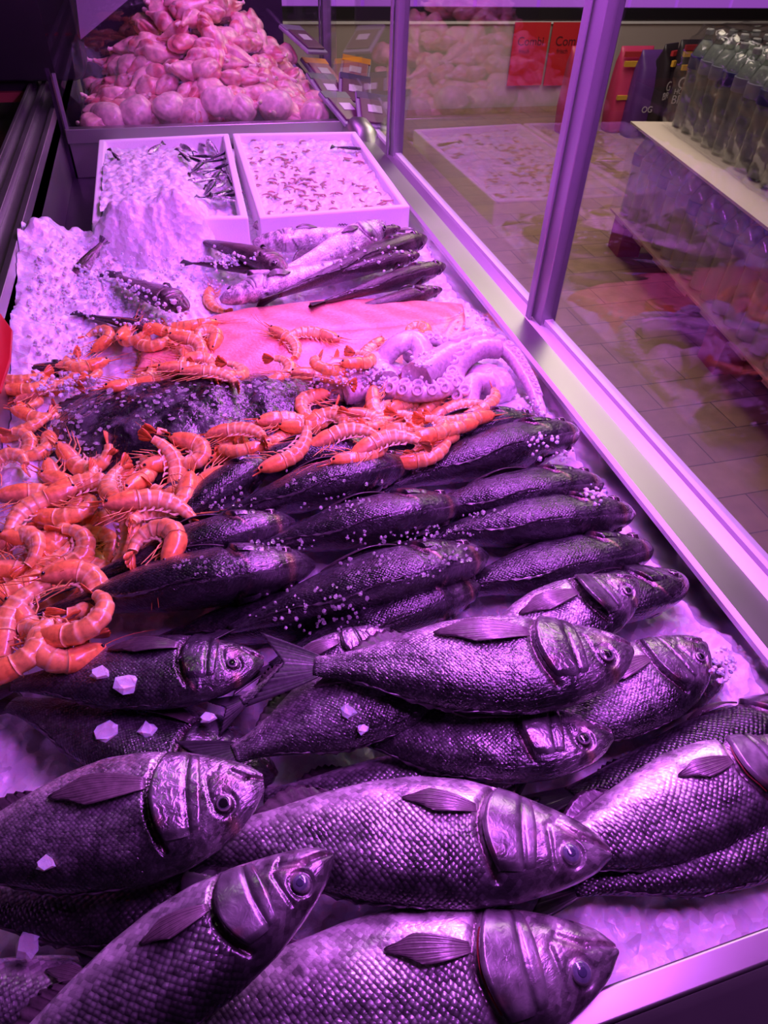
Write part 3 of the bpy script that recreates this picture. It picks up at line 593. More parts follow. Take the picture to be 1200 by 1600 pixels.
# ------------------------------------------------------------------ salmon fillet
def salmon():
    nu, nv = 120, 50; z = .055
    top = np.array([(225, 520), (300, 485), (380, 466), (500, 452), (600, 450), (700, 457), (727, 462)], float)
    bot = np.array([(200, 600), (300, 610), (400, 612), (500, 612), (600, 600), (690, 570), (732, 535)], float)
    U, W = np.meshgrid(np.linspace(0, 1, nu), np.linspace(0, 1, nv), indexing='ij'); k = np.linspace(0, 1, 7)
    Pt = np.array([P(x, y, z) for x, y in top]); Pb = np.array([P(x, y, z-.02) for x, y in bot])
    ti = [np.interp(U, k, Pt[:, i]) for i in (0, 1)]; bi = [np.interp(U, k, Pb[:, i]) for i in (0, 1)]
    X = ti[0]*(1-W)+bi[0]*W; Y_ = ti[1]*(1-W)+bi[1]*W
    ed = np.minimum(np.minimum(W, 1-W)*9, np.minimum(U, 1-U)*26); dome = np.sqrt(np.clip(ed, 0, 1)*(2-np.clip(ed, 0, 1)))
    Z = .022+.030*dome*(1-.35*np.abs(W-.45)*2)+.003*vnoise(U*7, W*4)-.0035*np.exp(-((W-.47)/.02)**2)*dome
    st = np.sin((U*62+np.abs(W-.47)*26)+.8*vnoise(U*9, W*9)); Z = Z+.0005*st*dome
    C = np.array([.97, .33, .26])*(1+.16*st[..., None])+np.array([.02, .13, .12])*np.clip(st, .6, 1)[..., None]*.5
    C = C*(1+.1*vnoise(U*12, W*10, 3)[..., None]); C = C*(1-.12*np.exp(-((W-.47)/.03)**2)[..., None])
    V = np.stack([X, Y_, Z], -1).reshape(-1, 3); stamp(V)
    r = thing('salmon_fillet', 'long pink salmon fillet lying skin down across the ice', 'fish fillet', tuple(P(480, 530, .02)))
    o = obj('flesh', mesh('flesh', V-np.array(r.location), gridfaces(nu, nv), M_SALM, np.clip(C, 0, 1).reshape(-1, 3)), r)
    b = MB(); edge = [V[i*nv] for i in range(nu)]+[V[(nu-1)*nv+j] for j in range(nv)]+[V[i*nv+nv-1] for i in range(nu-1, -1, -1)]+[V[j] for j in range(nv-1, -1, -1)]
    b.prism([e-np.array(r.location)+np.array([0, 0, -.0005]) for e in edge[::2]], (0, 0, -.012)); o = b.build('skin', MS['hake'], r); o.data.color_attributes.new('Col', 'FLOAT_COLOR', 'POINT'); 
M_SALM = colmat('salmon_flesh', .36, 0, .15, .4, 190, .6, .0015, .75, 1.15)
salmon()

# ------------------------------------------------------------------ flat fish with mottled skin
M_FLAT = colmat('wet_mottled_skin', .18, .1, 0, .8, 75, 1., .006, .4, 1.5)
def flatfish():
    pl = [(62, 655), (110, 612), (190, 588), (290, 582), (400, 578), (480, 582), (530, 598), (520, 640), (430, 690), (330, 735), (200, 735), (100, 700)]
    pl = np.array([P(x, y, .045)[:2] for x, y in pl]); c = pl.mean(0); n = 120
    ang = np.arctan2(pl[:, 1]-c[1], pl[:, 0]-c[0]); ra = np.hypot(*(pl-c).T); od = np.argsort(ang); th = np.linspace(-np.pi, np.pi, n, endpoint=False)
    rr = np.interp(th, ang[od], ra[od], period=2*np.pi); rr = (np.roll(rr, 1)+rr+np.roll(rr, -1)+np.roll(rr, 2)+np.roll(rr, -2))/5
    q = np.linspace(0, 1, 46); Q, TH = np.meshgrid(q, th, indexing='ij'); Rr = Q*rr[None]
    X = c[0]+Rr*np.cos(TH); Yy = c[1]+Rr*np.sin(TH); h = .022+.052*(1-Q**2.6)**.7
    h = h+.010*vnoise(X*13, Yy*13, 3)*(1-Q)+.004*vnoise(X*40, Yy*40, 1)*(1-Q**4)-.012*np.exp(-((X-c[0]-.07)/.025)**2)*(1-Q)
    m = smooth01(-.1, .5, vnoise(X*45, Yy*45, 4)+.5*vnoise(X*90, Yy*90, 6))[..., None]
    C = np.array([.018, .015, .02])*(1-m)+np.array([.10, .09, .11])*m
    V = np.stack([X, Yy, h], -1).reshape(-1, 3); stamp(V)
    r = thing('flat_fish', 'large dark mottled flat fish sprinkled with ice flakes, between the two prawn rows', 'fish', (c[0], c[1], .02)); L0 = np.array(r.location)
    obj('body', mesh('body', V-L0, gridfaces(46, n, True), M_FLAT, C.reshape(-1, 3)), r)
    Q, TH = np.meshgrid(np.linspace(.97, 1.1, 5), np.linspace(-np.pi, np.pi, 480, endpoint=False), indexing='ij'); R2 = Q*np.interp(TH, th, rr, period=2*np.pi)
    V = np.stack([c[0]+R2*np.cos(TH), c[1]+R2*np.sin(TH), .030-(Q-.97)*.05+.0015*np.sin(TH*120)], -1).reshape(-1, 3)
    o = obj('fin_fringe', mesh('fin_fringe', V-L0, gridfaces(5, 480, True), M_FIN, np.full((len(V), 3), .05)), r); so = o.modifiers.new('t', 'SOLIDIFY'); so.thickness = .0015
flatfish()

# ------------------------------------------------------------------ octopus
def cat(P_, n):         # catmull-rom through points
    P_ = [np.array(p, float) for p in P_]; P_ = [2*P_[0]-P_[1]]+P_+[2*P_[-1]-P_[-2]]; out = []
    m = len(P_)-3
    for k in range(n):
        t = k/(n-1)*m; i = min(int(t), m-1); t -= i; a, b_, c, d = P_[i:i+4]
        out.append(.5*((2*b_)+(c-a)*t+(2*a-5*b_+4*c-d)*t*t+(3*b_-a-3*c+d)*t**3))
    return out
octo = thing('octopus', 'pale lilac octopus with curled sucker-lined arms, beside the steel rail', 'octopus', tuple(P(700, 600, .0))); OL = np.array(octo.location)
def sucker_me():
    prof = [(.0, -.15), (.35, -.1), (.55, .1), (.78, .42), (.95, .45), (1.05, .2), (1.0, -.3)]; n = 14; V = []; C = []
    for r, z in prof:
        for k in range(n): V.append((r*math.cos(2*math.pi*k/n), r*math.sin(2*math.pi*k/n), z)); C.append((.55, .45, .5) if r < .6 else (.92, .86, .9))
    return mesh('sucker', V, gridfaces(len(prof), n, True)+[tuple(range(n))[::-1]], M_OCTO, C)
SU = sucker_me(); nsuck = [0]
def arm(path, r0, r1, suckers=0, side=(0, 0), dark=0, ang=60, label=None, spacing=1.7, srange=(.0, 1.)):
    pts = [P(x, y, z) for x, y, z in path]; n = 64; C_ = cat(pts, n); rad = [r0+(r1-r0)*(k/(n-1))**.8 for k in range(n)]; rad[-1] *= .6
    V = []; cols = []; m = 22; frames = []
    for i in range(n):
        t = _n(C_[min(i+1, n-1)]-C_[max(i-1, 0)]); a = _n(np.cross(t, (0, 0, 1.))); b_ = np.cross(a, t); frames.append((a, b_))
        for k in range(m):
            q = 2*math.pi*k/m; V.append(C_[i]+rad[i]*(math.cos(q)*a+math.sin(q)*b_*.9)*(1+.04*math.sin(i*1.7+k*2.1)))
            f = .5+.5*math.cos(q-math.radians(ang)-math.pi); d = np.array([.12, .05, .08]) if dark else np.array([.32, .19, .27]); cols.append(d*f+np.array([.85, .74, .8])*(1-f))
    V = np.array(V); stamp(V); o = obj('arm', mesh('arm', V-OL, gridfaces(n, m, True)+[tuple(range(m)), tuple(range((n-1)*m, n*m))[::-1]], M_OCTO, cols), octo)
    if label: o['label'] = label
    if suckers:
        s = srange[0]*n; 
        while s < srange[1]*n-1 and nsuck[0] < 100:
            i = int(s); a, b_ = frames[i]; ra = rad[i]
            for kk, dq in enumerate((-21, 21)):
                q = math.radians(ang+dq); dn = math.cos(q)*a+math.sin(q)*b_; so = bpy.data.objects.new('sucker', SU); link(so, o); nsuck[0] += 1
                sc = ra*.50; so.matrix_local = Matrix.Translation(Vector(C_[i]+dn*ra*.93-OL)) @ Vector(dn).to_track_quat('Z', 'Y').to_matrix().to_4x4() @ Matrix.Scale(sc, 4)
            seglen = np.linalg.norm(C_[min(i+1, n-1)]-C_[i])+1e-6; s += max(1, ra*.50*2.1/seglen)
arm([(650, 590, .085), (700, 555, .075), (745, 535, .068), (790, 548, .058), (825, 595, .048), (848, 650, .035)], .026, .009, 1, ang=128, label='outer arm arching down beside the rail', srange=(.25, .92))
arm([(725, 620, .050), (708, 590, .062), (722, 562, .072), (752, 545, .075), (780, 545, .070)], .019, .018, 1, ang=125, srange=(0, .6))
arm([(600, 610, .050), (635, 612, .064), (670, 612, .068), (698, 604, .066), (712, 580, .060)], .019, .014, 1, ang=62, dark=1, label='front arm with a double row of large pale suckers', srange=(.05, .95))
arm([(600, 560, .065), (620, 540, .085), (645, 532, .090), (660, 550, .080), (655, 580, .060)], .017, .019, 0, dark=1, label='darker curled arm forming a loop')
arm([(640, 560, .070), (665, 533, .080), (690, 535, .078), (708, 552, .062)], .014, .010, 1, ang=85, dark=1, srange=(.2, .95))
arm([(600, 600, .060), (590, 585, .060), (575, 605, .050), (535, 615, .045)], .026, .020, 0)
arm([(765, 600, .055), (740, 600, .060), (735, 630, .045), (760, 650, .030)], .020, .014, 0)
arm([(700, 560, .07), (690, 580, .065), (700, 600, .055)], .022, .02, 0, dark=1)
def blob(name, c, rx, ry, rz, mat, col, parent, amp=.05, rot=0, seed=1, nu=40, nv=56):
    TH, PH = np.meshgrid(np.linspace(0.001, np.pi-.001, nu), np.linspace(0, 2*np.pi, nv, endpoint=False), indexing='ij')
    n_ = 1+amp*vnoise(PH*2.2+seed*3+np.cos(PH)*2, TH*3, seed)+amp*.5*vnoise(np.sin(PH)*5, TH*6, seed+3)
    x = rx*np.sin(TH)*np.cos(PH)*n_; y = ry*np.sin(TH)*np.sin(PH)*n_; z = rz*np.cos(TH)*n_
    cr, sr = math.cos(rot), math.sin(rot); V = np.stack([c[0]+x*cr-y*sr, c[1]+x*sr+y*cr, c[2]+z], -1).reshape(-1, 3); stamp(V)
    return obj(name, mesh(name, V-np.array(parent.location), gridfaces(nu, nv, True), mat, np.tile(col, (len(V), 1))), parent)
blob('mantle', P(560, 590, .045), .075, .045, .036, M_OCTO, (.72, .62, .68), octo, .14, .2)
blob('head', P(765, 600, .035), .034, .045, .030, M_OCTO, (.78, .66, .74), octo, .06, .8)
blob('arm_web', P(685, 580, .022), .075, .045, .030, M_OCTO, (.66, .54, .62), octo, .12, 0)

# ------------------------------------------------------------------ prawns
OR1 = np.array([.90, .27, .06]); OR2 = np.array([.96, .50, .14]); ORP = np.array([.97, .74, .40])
def prawn_proto(curl, straight, seed):
    rs = np.random.RandomState(seed); n = 64; Lt = .100
    ang = np.zeros(n); t = np.linspace(0, 1, n); k = smooth01(straight, straight+.12, t)*(1-.35*smooth01(.85, 1, t)); k = k/k.sum()*curl
    th = np.cumsum(k); dx = -np.cos(th)*Lt/n; dy = -np.sin(th)*Lt/n
    C = np.stack([np.cumsum(dx), np.cumsum(dy), np.zeros(n)], 1); C -= (C.max(0)+C.min(0))/2
    z = .0012*np.sin(t*5+seed); C[:, 2] = z
    T = np.stack([-np.cos(th), -np.sin(th), 0*th], 1); Nn = np.stack([T[:, 1], -T[:, 0], 0*th], 1)   # Nn: outward (back) side
    rad = np.interp(t, [0, .04, .12, .24, .36, .5, .7, .85, 1], [.0030, .0062, .0098, .0118, .0120, .0117, .0104, .0080, .0056])
    parts = {}
    def tube(i0, i1, fn, cf, m=20):
        V = []; cc = []
        for i in range(i0, i1):
            for j in range(m):
                q = 2*math.pi*j/m; r = fn(i)*(1.0 if math.cos(q) > 0 else .86); V.append(C[i]+Nn[i]*math.cos(q)*r+np.array([0, 0, 1])*math.sin(q)*r*.84); cc.append(np.clip(cf(i, q), 0, 1))
        nn = i1-i0; return V, gridfaces(nn, m, True)+[tuple(range(m)), tuple(range((nn-1)*m, nn*m))[::-1]], cc
    h = int(.37*n)
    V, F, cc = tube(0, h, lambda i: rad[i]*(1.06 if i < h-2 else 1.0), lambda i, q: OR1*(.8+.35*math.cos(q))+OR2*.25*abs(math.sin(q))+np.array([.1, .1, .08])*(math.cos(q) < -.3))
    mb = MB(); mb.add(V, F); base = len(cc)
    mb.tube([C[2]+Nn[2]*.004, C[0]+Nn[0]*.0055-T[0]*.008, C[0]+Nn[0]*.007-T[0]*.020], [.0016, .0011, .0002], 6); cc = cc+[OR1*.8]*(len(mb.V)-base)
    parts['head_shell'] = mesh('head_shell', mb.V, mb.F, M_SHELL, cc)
    seg = (n-h)/6.
    def rr(i): f = ((i-h) % seg)/seg; return rad[i]*(.93+.14*f)
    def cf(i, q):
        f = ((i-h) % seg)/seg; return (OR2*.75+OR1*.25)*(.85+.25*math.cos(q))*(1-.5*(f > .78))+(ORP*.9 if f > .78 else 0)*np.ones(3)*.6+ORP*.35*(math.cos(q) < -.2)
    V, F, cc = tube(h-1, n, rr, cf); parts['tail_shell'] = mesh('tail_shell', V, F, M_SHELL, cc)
    # tail fan
    mb = MB(); E = C[-1]; te = T[-1]; ne = Nn[-1]
    for a in (-.55, -.25, 0, .25, .55):
        d = te*math.cos(a)+np.array([0, 0, 1])*math.sin(a); sd = np.cross(d, ne); q = []
        for u_, w_ in ((0, .0012), (.35, .0028), (.7, .0036), (.92, .0026), (1, .0008)): q.append((E+d*u_*.019-ne*.0015*abs(a)+sd*w_, E+d*u_*.019-ne*.0015*abs(a)-sd*w_))
        V = []
        for p1_, p2_ in q: V += [p1_+ne*.0004, p2_+ne*.0004, p2_-ne*.0004, p1_-ne*.0004]
        mb.add(V, gridfaces(5, 4, True)+[(0, 1, 2, 3), (19, 18, 17, 16)])
    parts['tail_fan'] = mesh('tail_fan', mb.V, mb.F, M_SHELL, [OR1*.9]*len(mb.V))
    kids = [('head_shell', parts['head_shell']), ('tail_shell', parts['tail_shell']), ('tail_fan', parts['tail_fan'])]
    for s in (-1, 1):
        mb = MB(); c = C[3]+Nn[3]*.0015+np.array([0, 0, s*.0048])-T[3]*.001
        mb.lathe([(.0001, -.0021), (.0014, -.0015), (.0020, 0), (.0014, .0015), (.0001, .0021)], 10, org=tuple(c)); kids.append(('eye', mb.me('eye', M_PUPIL, True)))
    for kx in range(5):     # walking legs
        i = int(n*(.15+.045*kx)); s = -1 if kx % 2 else 1; p0 = C[i]-Nn[i]*rad[i]*.8+np.array([0, 0, s*.003]); l = .017+.004*rs.rand()
        d1 = -Nn[i]*.75-T[i]*(.55+.2*rs.rand()); d2 = -Nn[i]*.3-T[i]*1.0+np.array([0, 0, s*.15])
        mb = MB(); mb.tube([p0, p0+d1*l*.45, p0+d1*l*.45+d2*l*.5, p0+d1*l*.5+d2*l*.95], [.0010, .0008, .0006, .0002], 5)
        kids.append(('leg', mesh('leg', mb.V, mb.F, M_SHELL, [OR2*.9]*len(mb.V))))
    for kx in range(5):     # swimmerets
        i = int(h+seg*(kx+.5)); p0 = C[i]-Nn[i]*rad[i]*.8; mb = MB(); d = -Nn[i]*.9-T[i]*.35
        mb.tube([p0, p0+d*.005, p0+d*.006-T[i]*.002, p0+d*.007-T[i]*.005], [.0016, .0019, .0014, .0003], 6, flat=.5)
        kids.append(('swimmeret', mesh('swimmeret', mb.V, mb.F, M_SHELL, [ORP*.85]*len(mb.V))))
    for s in (-1, 1):
        p0 = C[1]+np.array([0, 0, s*.002]); d = -T[0]; pts = [p0+d*.01*j+Nn[0]*(.00045*s*j*j+.0012*j)*(1 if s > 0 else -1.4)+np.array([0, 0, .0012*j-.00022*j*j]) for j in range(6)]
        mb = MB(); mb.tube(pts, [.0005-.00006*j for j in range(6)], 4); kids.append(('antenna', mesh('antenna', mb.V, mb.F, M_SHELL, [OR1*.8]*len(mb.V))))
    return kids, C
PR = {'c': prawn_proto(4.1, .30, 1), 'j': prawn_proto(2.6, .33, 2), 'l': prawn_proto(1.2, .36, 3), 'o': prawn_proto(3.3, .2, 4)}
PROFILE_PTS = {k: v[1] for k, v in PR.items()}
def prawn(x, y, deg, kind, label, group, s=1., flip=0, tilt=None, lift=0.):
    kids, C = PR[kind]; p = onpile(x, y, .016, 72, .004+lift); rx = math.radians(rnd.uniform(-22, 22) if tilt is None else tilt); ry = math.radians(rnd.uniform(-18, 18)) if tilt is None else 0
    Mx = Matrix.Rotation(math.radians(deg), 3, 'Z') @ Matrix.Rotation(ry, 3, 'Y') @ Matrix.Rotation(rx+(math.pi if flip else 0), 3, 'X')
    r = thing('prawn', 'orange prawn '+label, 'prawn', tuple(p), group); r.rotation_euler = Mx.to_euler(); r.scale = (s, s, s)
    for nm, me in kids: o = bpy.data.objects.new(nm, me); link(o, r)
    A = np.array(Mx)*s; V = C@A.T+p; V2 = np.concatenate([V+np.array([dx, dy, .004]) for dx in (-.004, 0, .004) for dy in (-.004, 0, .004)]); stamp(V2)
G1 = 'prawns on the ice and salmon at upper left'; G2 = 'prawns in the centre row'; G3 = 'prawns heaped at lower left'; G4 = 'prawns at the left edge'; G5 = 'prawns on the salmon fillet'
PL = [  # x, y, heading, kind, flip, label, group
 (200, 590, 200, 'l', 0, 'under the rear of the upper left cluster, beside the flat fish', G1), (120, 580, 190, 'j', 1, 'below the big open ring of the upper left cluster', G1),
 (290, 585, 175, 'l', 1, 'with black eye at the flat fish edge, lowest in the upper left cluster', G1), (245, 580, 185, 'l', 0, 'lowest left of the one touching the flat fish, upper cluster', G1),
 (260, 560, 170, 'j', 0, 'flat in the middle of the upper left cluster', G1), (215, 545, 100, 'l', 1, 'pointing up in the upper left cluster', G1),
 (240, 530, 120, 'j', 0, 'with spiky head raised at the rear of the upper left cluster', G1), (285, 545, 160, 'j', 1, 'lying across the top of the upper left cluster', G1),
 (150, 530, 210, 'o', 0, 'arched as a large ring at the left of the upper cluster', G1), (135, 560, 20, 'j', 1, 'forming the lower half of the large ring', G1), (180, 525, 260, 'l', 0, 'crossing the right rim of the large ring', G1),
 (270, 515, 150, 'l', 0, 'stretched behind the upper left cluster toward the salmon', G1), (310, 570, 190, 'c', 1, 'curled at the right end of the upper left cluster', G1),
 (322, 530, 250, 'c', 0, 'bent in an open loop on the left end of the salmon', G1), (300, 505, 10, 'l', 1, 'lying just behind the open loop one on the salmon end', G1), (340, 468, 80, 'l', 0, 'standing upright beside the pale slim fish', G1),
 (350, 578, 200, 'j', 0, 'pinkish, between the upper cluster and the flat fish', G1), (215, 515, 60, 'j', 0, 'at the rear edge of the upper cluster below the buried dark fish', G1), (325, 590, 170, 'l', 1, 'pale, resting on the rear rim of the flat fish', G1),
 (425, 578, 200, 'j', 0, 'with pointed tail up, small, alone on the front of the salmon', G5), (440, 535, 130, 'l', 1, 'rearing up at the left on the salmon', G5), (490, 530, 330, 'l', 0, 'spread across the salmon with legs showing', G5),
 (480, 572, 160, 'l', 0, 'in the middle of the ones on the salmon', G5), (520, 568, 20, 'j', 1, 'next to the octopus mantle on the salmon', G5), (550, 560, 190, 'j', 0, 'partly behind the octopus on the salmon', G5), (500, 590, 180, 'l', 1, 'lying along the front edge of the salmon', G5),
 (645, 520, 200, 'c', 0, 'smooth, peeping from behind the octopus loop', G5), (590, 545, 40, 'l', 0, 'thin, leaning against the octopus on the salmon side', G5),
 (90, 590, 200, 'l', 0, 'with long rostrum nearest the flat fish at the far left', G4), (40, 600, 170, 'j', 0, 'at the left edge just under the red plastic', G4), (25, 630, 190, 'j', 1, 'dim, second below the red plastic', G4), (70, 615, 210, 'l', 1, 'on the ice left of the flat fish', G4),
 (20, 585, 150, 'l', 0, 'touching the red plastic at the left edge', G4), (30, 670, 175, 'l', 0, 'lying flat at the left edge behind the bare ice spot', G4), (50, 695, 100, 'j', 1, 'bent down beside the bare ice spot', G4), (12, 700, 200, 'j', 0, 'left of the bare ice spot, cut by the frame', G4), (8, 740, 250, 'j', 1, 'lowest left of the bare ice spot', G4), (60, 640, 150, 'j', 0, 'half on the left rim of the flat fish', G4),
 (350, 700, 190, 'c', 0, 'at the left end of the centre row with eye down', G2), (385, 695, 10, 'j', 1, 'curled second from the left end of the centre row', G2), (420, 698, 160, 'c', 0, 'round backed, beneath the left part of the centre row', G2), (405, 675, 30, 'l', 0, 'long, lying along the top left of the centre row', G2),
 (450, 668, 190, 'l', 1, 'with black eye over the flat fish, left middle of the centre row', G2), (465, 690, 20, 'j', 0, 'under the left middle of the centre row', G2), (480, 650, 170, 'l', 0, 'at the rear left of the centre row', G2), (505, 668, 200, 'j', 1, 'second layer in the centre row below the mantle', G2),
 (520, 645, 140, 'l', 0, 'with black eye facing left under the octopus mantle', G2), (545, 665, 200, 'j', 0, 'in the thick middle of the centre row', G2), (535, 690, 195, 'l', 1, 'with pointed nose at the front of the centre row', G2), (570, 640, 30, 'l', 1, 'behind the raised one in the centre row', G2),
 (600, 630, 75, 'l', 0, 'with its pointed tail raised in front of the octopus', G2), (585, 675, 20, 'l', 0, 'lying in front of the raised one', G2), (620, 660, 200, 'j', 0, 'right of the raised one, back outward', G2), (640, 645, 210, 'l', 1, 'under the front octopus arm', G2),
 (625, 690, 170, 'j', 1, 'at the front edge above the middle dark bream', G2), (680, 685, 190, 'c', 0, 'smooth and tightly curled, right front of the centre row', G2), (655, 705, 175, 'l', 0, 'flat under the tightly curled right one', G2), (680, 645, 25, 'l', 0, 'with eye near the right end of the centre row', G2),
 (710, 645, 200, 'l', 1, 'second from the right tip of the centre row', G2), (745, 633, 195, 'l', 0, 'at the right tip of the centre row', G2), (560, 700, 185, 'l', 0, 'hidden low in front of the centre row', G2), (700, 665, 20, 'l', 1, 'wedged by the rear dark bream', G2),
 (135, 700, 120, 'j', 0, 'topmost at the rear left of the lower heap', G3), (110, 735, 100, 'j', 0, 'brownish, curled at the left rear of the lower heap', G3), (80, 775, 150, 'j', 1, 'brownish, low at the left rear of the lower heap', G3), (240, 700, 210, 'j', 0, 'arched at the rear of the lower heap', G3), (285, 705, 150, 'c', 1, 'curled at the rear right of the lower heap', G3),
 (255, 735, 260, 'l', 0, 'hanging down the middle of the lower heap', G3), (300, 745, 20, 'l', 1, 'with white tipped nose toward the short dark bream', G3), (262, 770, 80, 'j', 1, 'standing on edge in the right of the lower heap', G3), (215, 790, 85, 'l', 0, 'upright between the curled ones, right of the lower heap', G3),
 (60, 850, 200, 'j', 0, 'dim, behind the open loop at left', G3), (130, 860, 170, 'j', 1, 'in the middle under the big curled one', G3), (60, 885, 250, 'c', 0, 'bent in an open loop at the left of the heap', G3), (110, 890, 190, 'j', 0, 'under the front pair of the lower heap', G3),
 (70, 830, 170, 'l', 0, 'long, pointing right with black eye at its right end', G3), (265, 808, 10, 'l', 0, 'flat with pale legs next to the cheek striped bream', G3), (170, 735, 25, 'o', 1, 'big and arched like a bow on top of the heap', G3), (155, 785, 60, 'o', 0, 'big with hanging white legs in the heap centre', G3), (155, 865, 60, 'j', 0, 'large, curving below the long one, nose up', G3),
 (240, 855, 245, 'o', 0, 'hooked over the dark bream at the right of the heap', G3), (110, 925, 190, 'o', 1, 'large smooth, front centre of the lower heap', G3), (25, 940, 240, 'j', 0, 'dim at the left edge, front part of the heap', G3), (40, 975, 265, 'l', 1, 'pointing up and down at the front left of the heap', G3), (75, 965, 120, 'l', 0, 'between the two front ones of the heap', G3),
 (105, 1000, 35, 'o', 1, 'nearest the viewer, on the back of the front left bream', G3), (10, 1020, 200, 'j', 0, 'lowest at the left edge of the photo', G3), (100, 792, 160, 'j', 0, 'above the long black eyed one, left part of the heap', G3), (132, 772, 200, 'l', 1, 'half hidden left of the big white legged one', G3), (205, 738, 240, 'l', 0, 'crossing behind the big arched one', G3), (42, 868, 170, 'l', 0, 'low between the loop one and the left edge', G3), (88, 862, 200, 'j', 0, 'dark orange, just above the loop one', G3),
 (142, 902, 150, 'l', 1, 'under the large smooth one at front centre', G3), (62, 928, 180, 'j', 0, 'left of the large smooth one', G3), (18, 910, 200, 'l', 0, 'dim, above the front edge pair at left', G3), (232, 800, 190, 'l', 1, 'red, lying behind the flat one with pale legs', G3), (38, 795, 185, 'j', 1, 'on the ice patch, left of the long one', G3), (112, 962, 165, 'j', 0, 'behind the one nearest the viewer', G3), (70, 800, 20, 'l', 0, 'on the ice patch above the long one', G3),
 (365, 682, 170, 'l', 1, 'behind the leftmost pair of the centre row', G2), (442, 700, 195, 'l', 0, 'low front, left half of the centre row', G2), (500, 636, 20, 'j', 0, 'touching the octopus mantle from the front', G2), (660, 668, 190, 'j', 0, 'above the tightly curled right one', G2), (725, 650, 20, 'l', 1, 'under the right tip one', G2), (602, 702, 200, 'l', 1, 'lowest front, right half of the centre row', G2), (562, 655, 150, 'j', 1, 'left of the raised one in the centre row', G2),
 (15, 870, 190, 'j', 1, 'cut by the left edge beside the loop one', G3), (195, 760, 300, 'l', 1, 'tucked behind the upright one in the heap', G3), (180, 830, 100, 'l', 1, 'red, squeezed between the large ones right of centre', G3)]
for x, y, dg, kd, fl, lab, g in PL: prawn(x, y, dg, kd, lab, g, s=1.12 if g in (G3,) else 1.0, flip=fl)

# ------------------------------------------------------------------ polystyrene boxes
def foam_box(label, cs, zt=.085, wall=.017, notch=0):
    A, B, C_, D = [P(x, y, zt) for x, y in cs]      # front-left, front-right, back-right, back-left outer rim corners
    r = thing('foam_box', label, 'box', tuple((A+C_)/2*np.array([1, 1, 0])), 'white foam fish boxes'); L0 = np.array(r.location)
    def ins(k):
        q = [A, B, C_, D]; ce = sum(q)/4; out = []
        for i in range(4):
            e1 = _n(q[(i+1) % 4]-q[i]); e2 = _n(q[i-1]-q[i]); out.append(q[i]+(e1+e2)*k)
        return out
    O = ins(0); I = ins(wall); V = []
    for lst, z in ((O, 0.0), (O, zt), (I, zt), (ins(wall*1.2), .02)): V += [(p[0]-L0[0], p[1]-L0[1], z) for p in lst]
    F = gridfaces(4, 4, True)+[(12, 13, 14, 15), (3, 2, 1, 0)]; o = obj('box_shell', mesh('box_shell', V, F, M_FOAM, smooth=False), r)
    bv = o.modifiers.new('b', 'BEVEL'); bv.width = .004; bv.segments = 3; bv.limit_method = 'ANGLE'
    return ins(wall*1.1)
I1 = foam_box('white foam box heaped with ice and small silver fish, the left one', ((143, 345), (388, 340), (357, 208), (154, 218)))
I2 = foam_box('white foam box of ice and small grey shrimps, the right one', ((405, 340), (641, 322), (556, 205), (363, 208)))
def fill(I, fn, label, name='box_ice'):
    A, B, C_, D = I; nu, nv = 80, 120; U, W = np.meshgrid(np.linspace(0, 1, nu), np.linspace(0, 1, nv), indexing='ij')
    X = (A[0]*(1-U)+B[0]*U)*(1-W)+(D[0]*(1-U)+C_[0]*U)*W; Y_ = (A[1]*(1-U)+B[1]*U)*(1-W)+(D[1]*(1-U)+C_[1]*U)*W
    Z = fn(U, W, X, Y_)+icerough(X, Y_, .9); V = np.stack([X, Y_, Z], -1).reshape(-1, 3); o = obj(name, mesh(name, V, gridfaces(nu, nv), M_ICE)); stamp(V); tag(o, label, 'ice', kind='stuff')
fill(I1, lambda U, W, X, Y_: .060+.030*(1-smooth01(.5, .9, U))*(1-smooth01(.55, 1, W))-.02*smooth01(.6, .9, U), 'ice heaped inside the left foam box')
fill(I2, lambda U, W, X, Y_: .062+0*U, 'ice filling the right foam box')
# ice spilling over the front wall of the left box
def spill(X, Yy):
    Z = -.03+gauss(X, Yy, 235, 350, .09, .10, .11, .125)+gauss(X, Yy, 170, 372, .07, .07, .06, .09)+gauss(X, Yy, 300, 362, .07, .06, .05, .10); return Z+icerough(X, Yy, 1.1)
ice_surface('ice_heap', -.22, .20, 1.38, 1.95, spill, .004, 'heap of ice spilling over the front of the left foam box')
# sardines
def sardine_me():
    me = bpy.data.meshes.new('x'); return me
n0 = len(bpy.data.objects)
r0, _ = fish('sardine', 'sardine', 'small silver fish lying crosswise in the ice of the left foam box', (330, 300), (360, 285), .085, .080, phi=10, res=(36, 20), nparts=False, tone='silver', pec=False, group='small silver fish in the left foam box')
Lsar = .10
spt = [(x, y) for x, y in [(285, 262), (300, 250), (318, 244), (335, 250), (345, 262), (300, 268), (318, 262), (332, 270), (345, 282), (325, 285), (338, 298), (350, 305), (358, 318), (345, 322), (335, 330), (352, 332), (365, 325), (330, 315), (320, 300), (310, 282), (342, 240), (328, 235), (305, 238), (350, 292), (362, 300)]]
ch0 = list(r0.children)
def copy_tree(o, parent=None):
    c = o.copy(); COL.objects.link(c); c.parent = parent
    for ch in o.children: copy_tree(ch, c)
    return c
base_dir = math.atan2(*(P(330, 300, .085)-P(360, 285, .08))[[1, 0]])
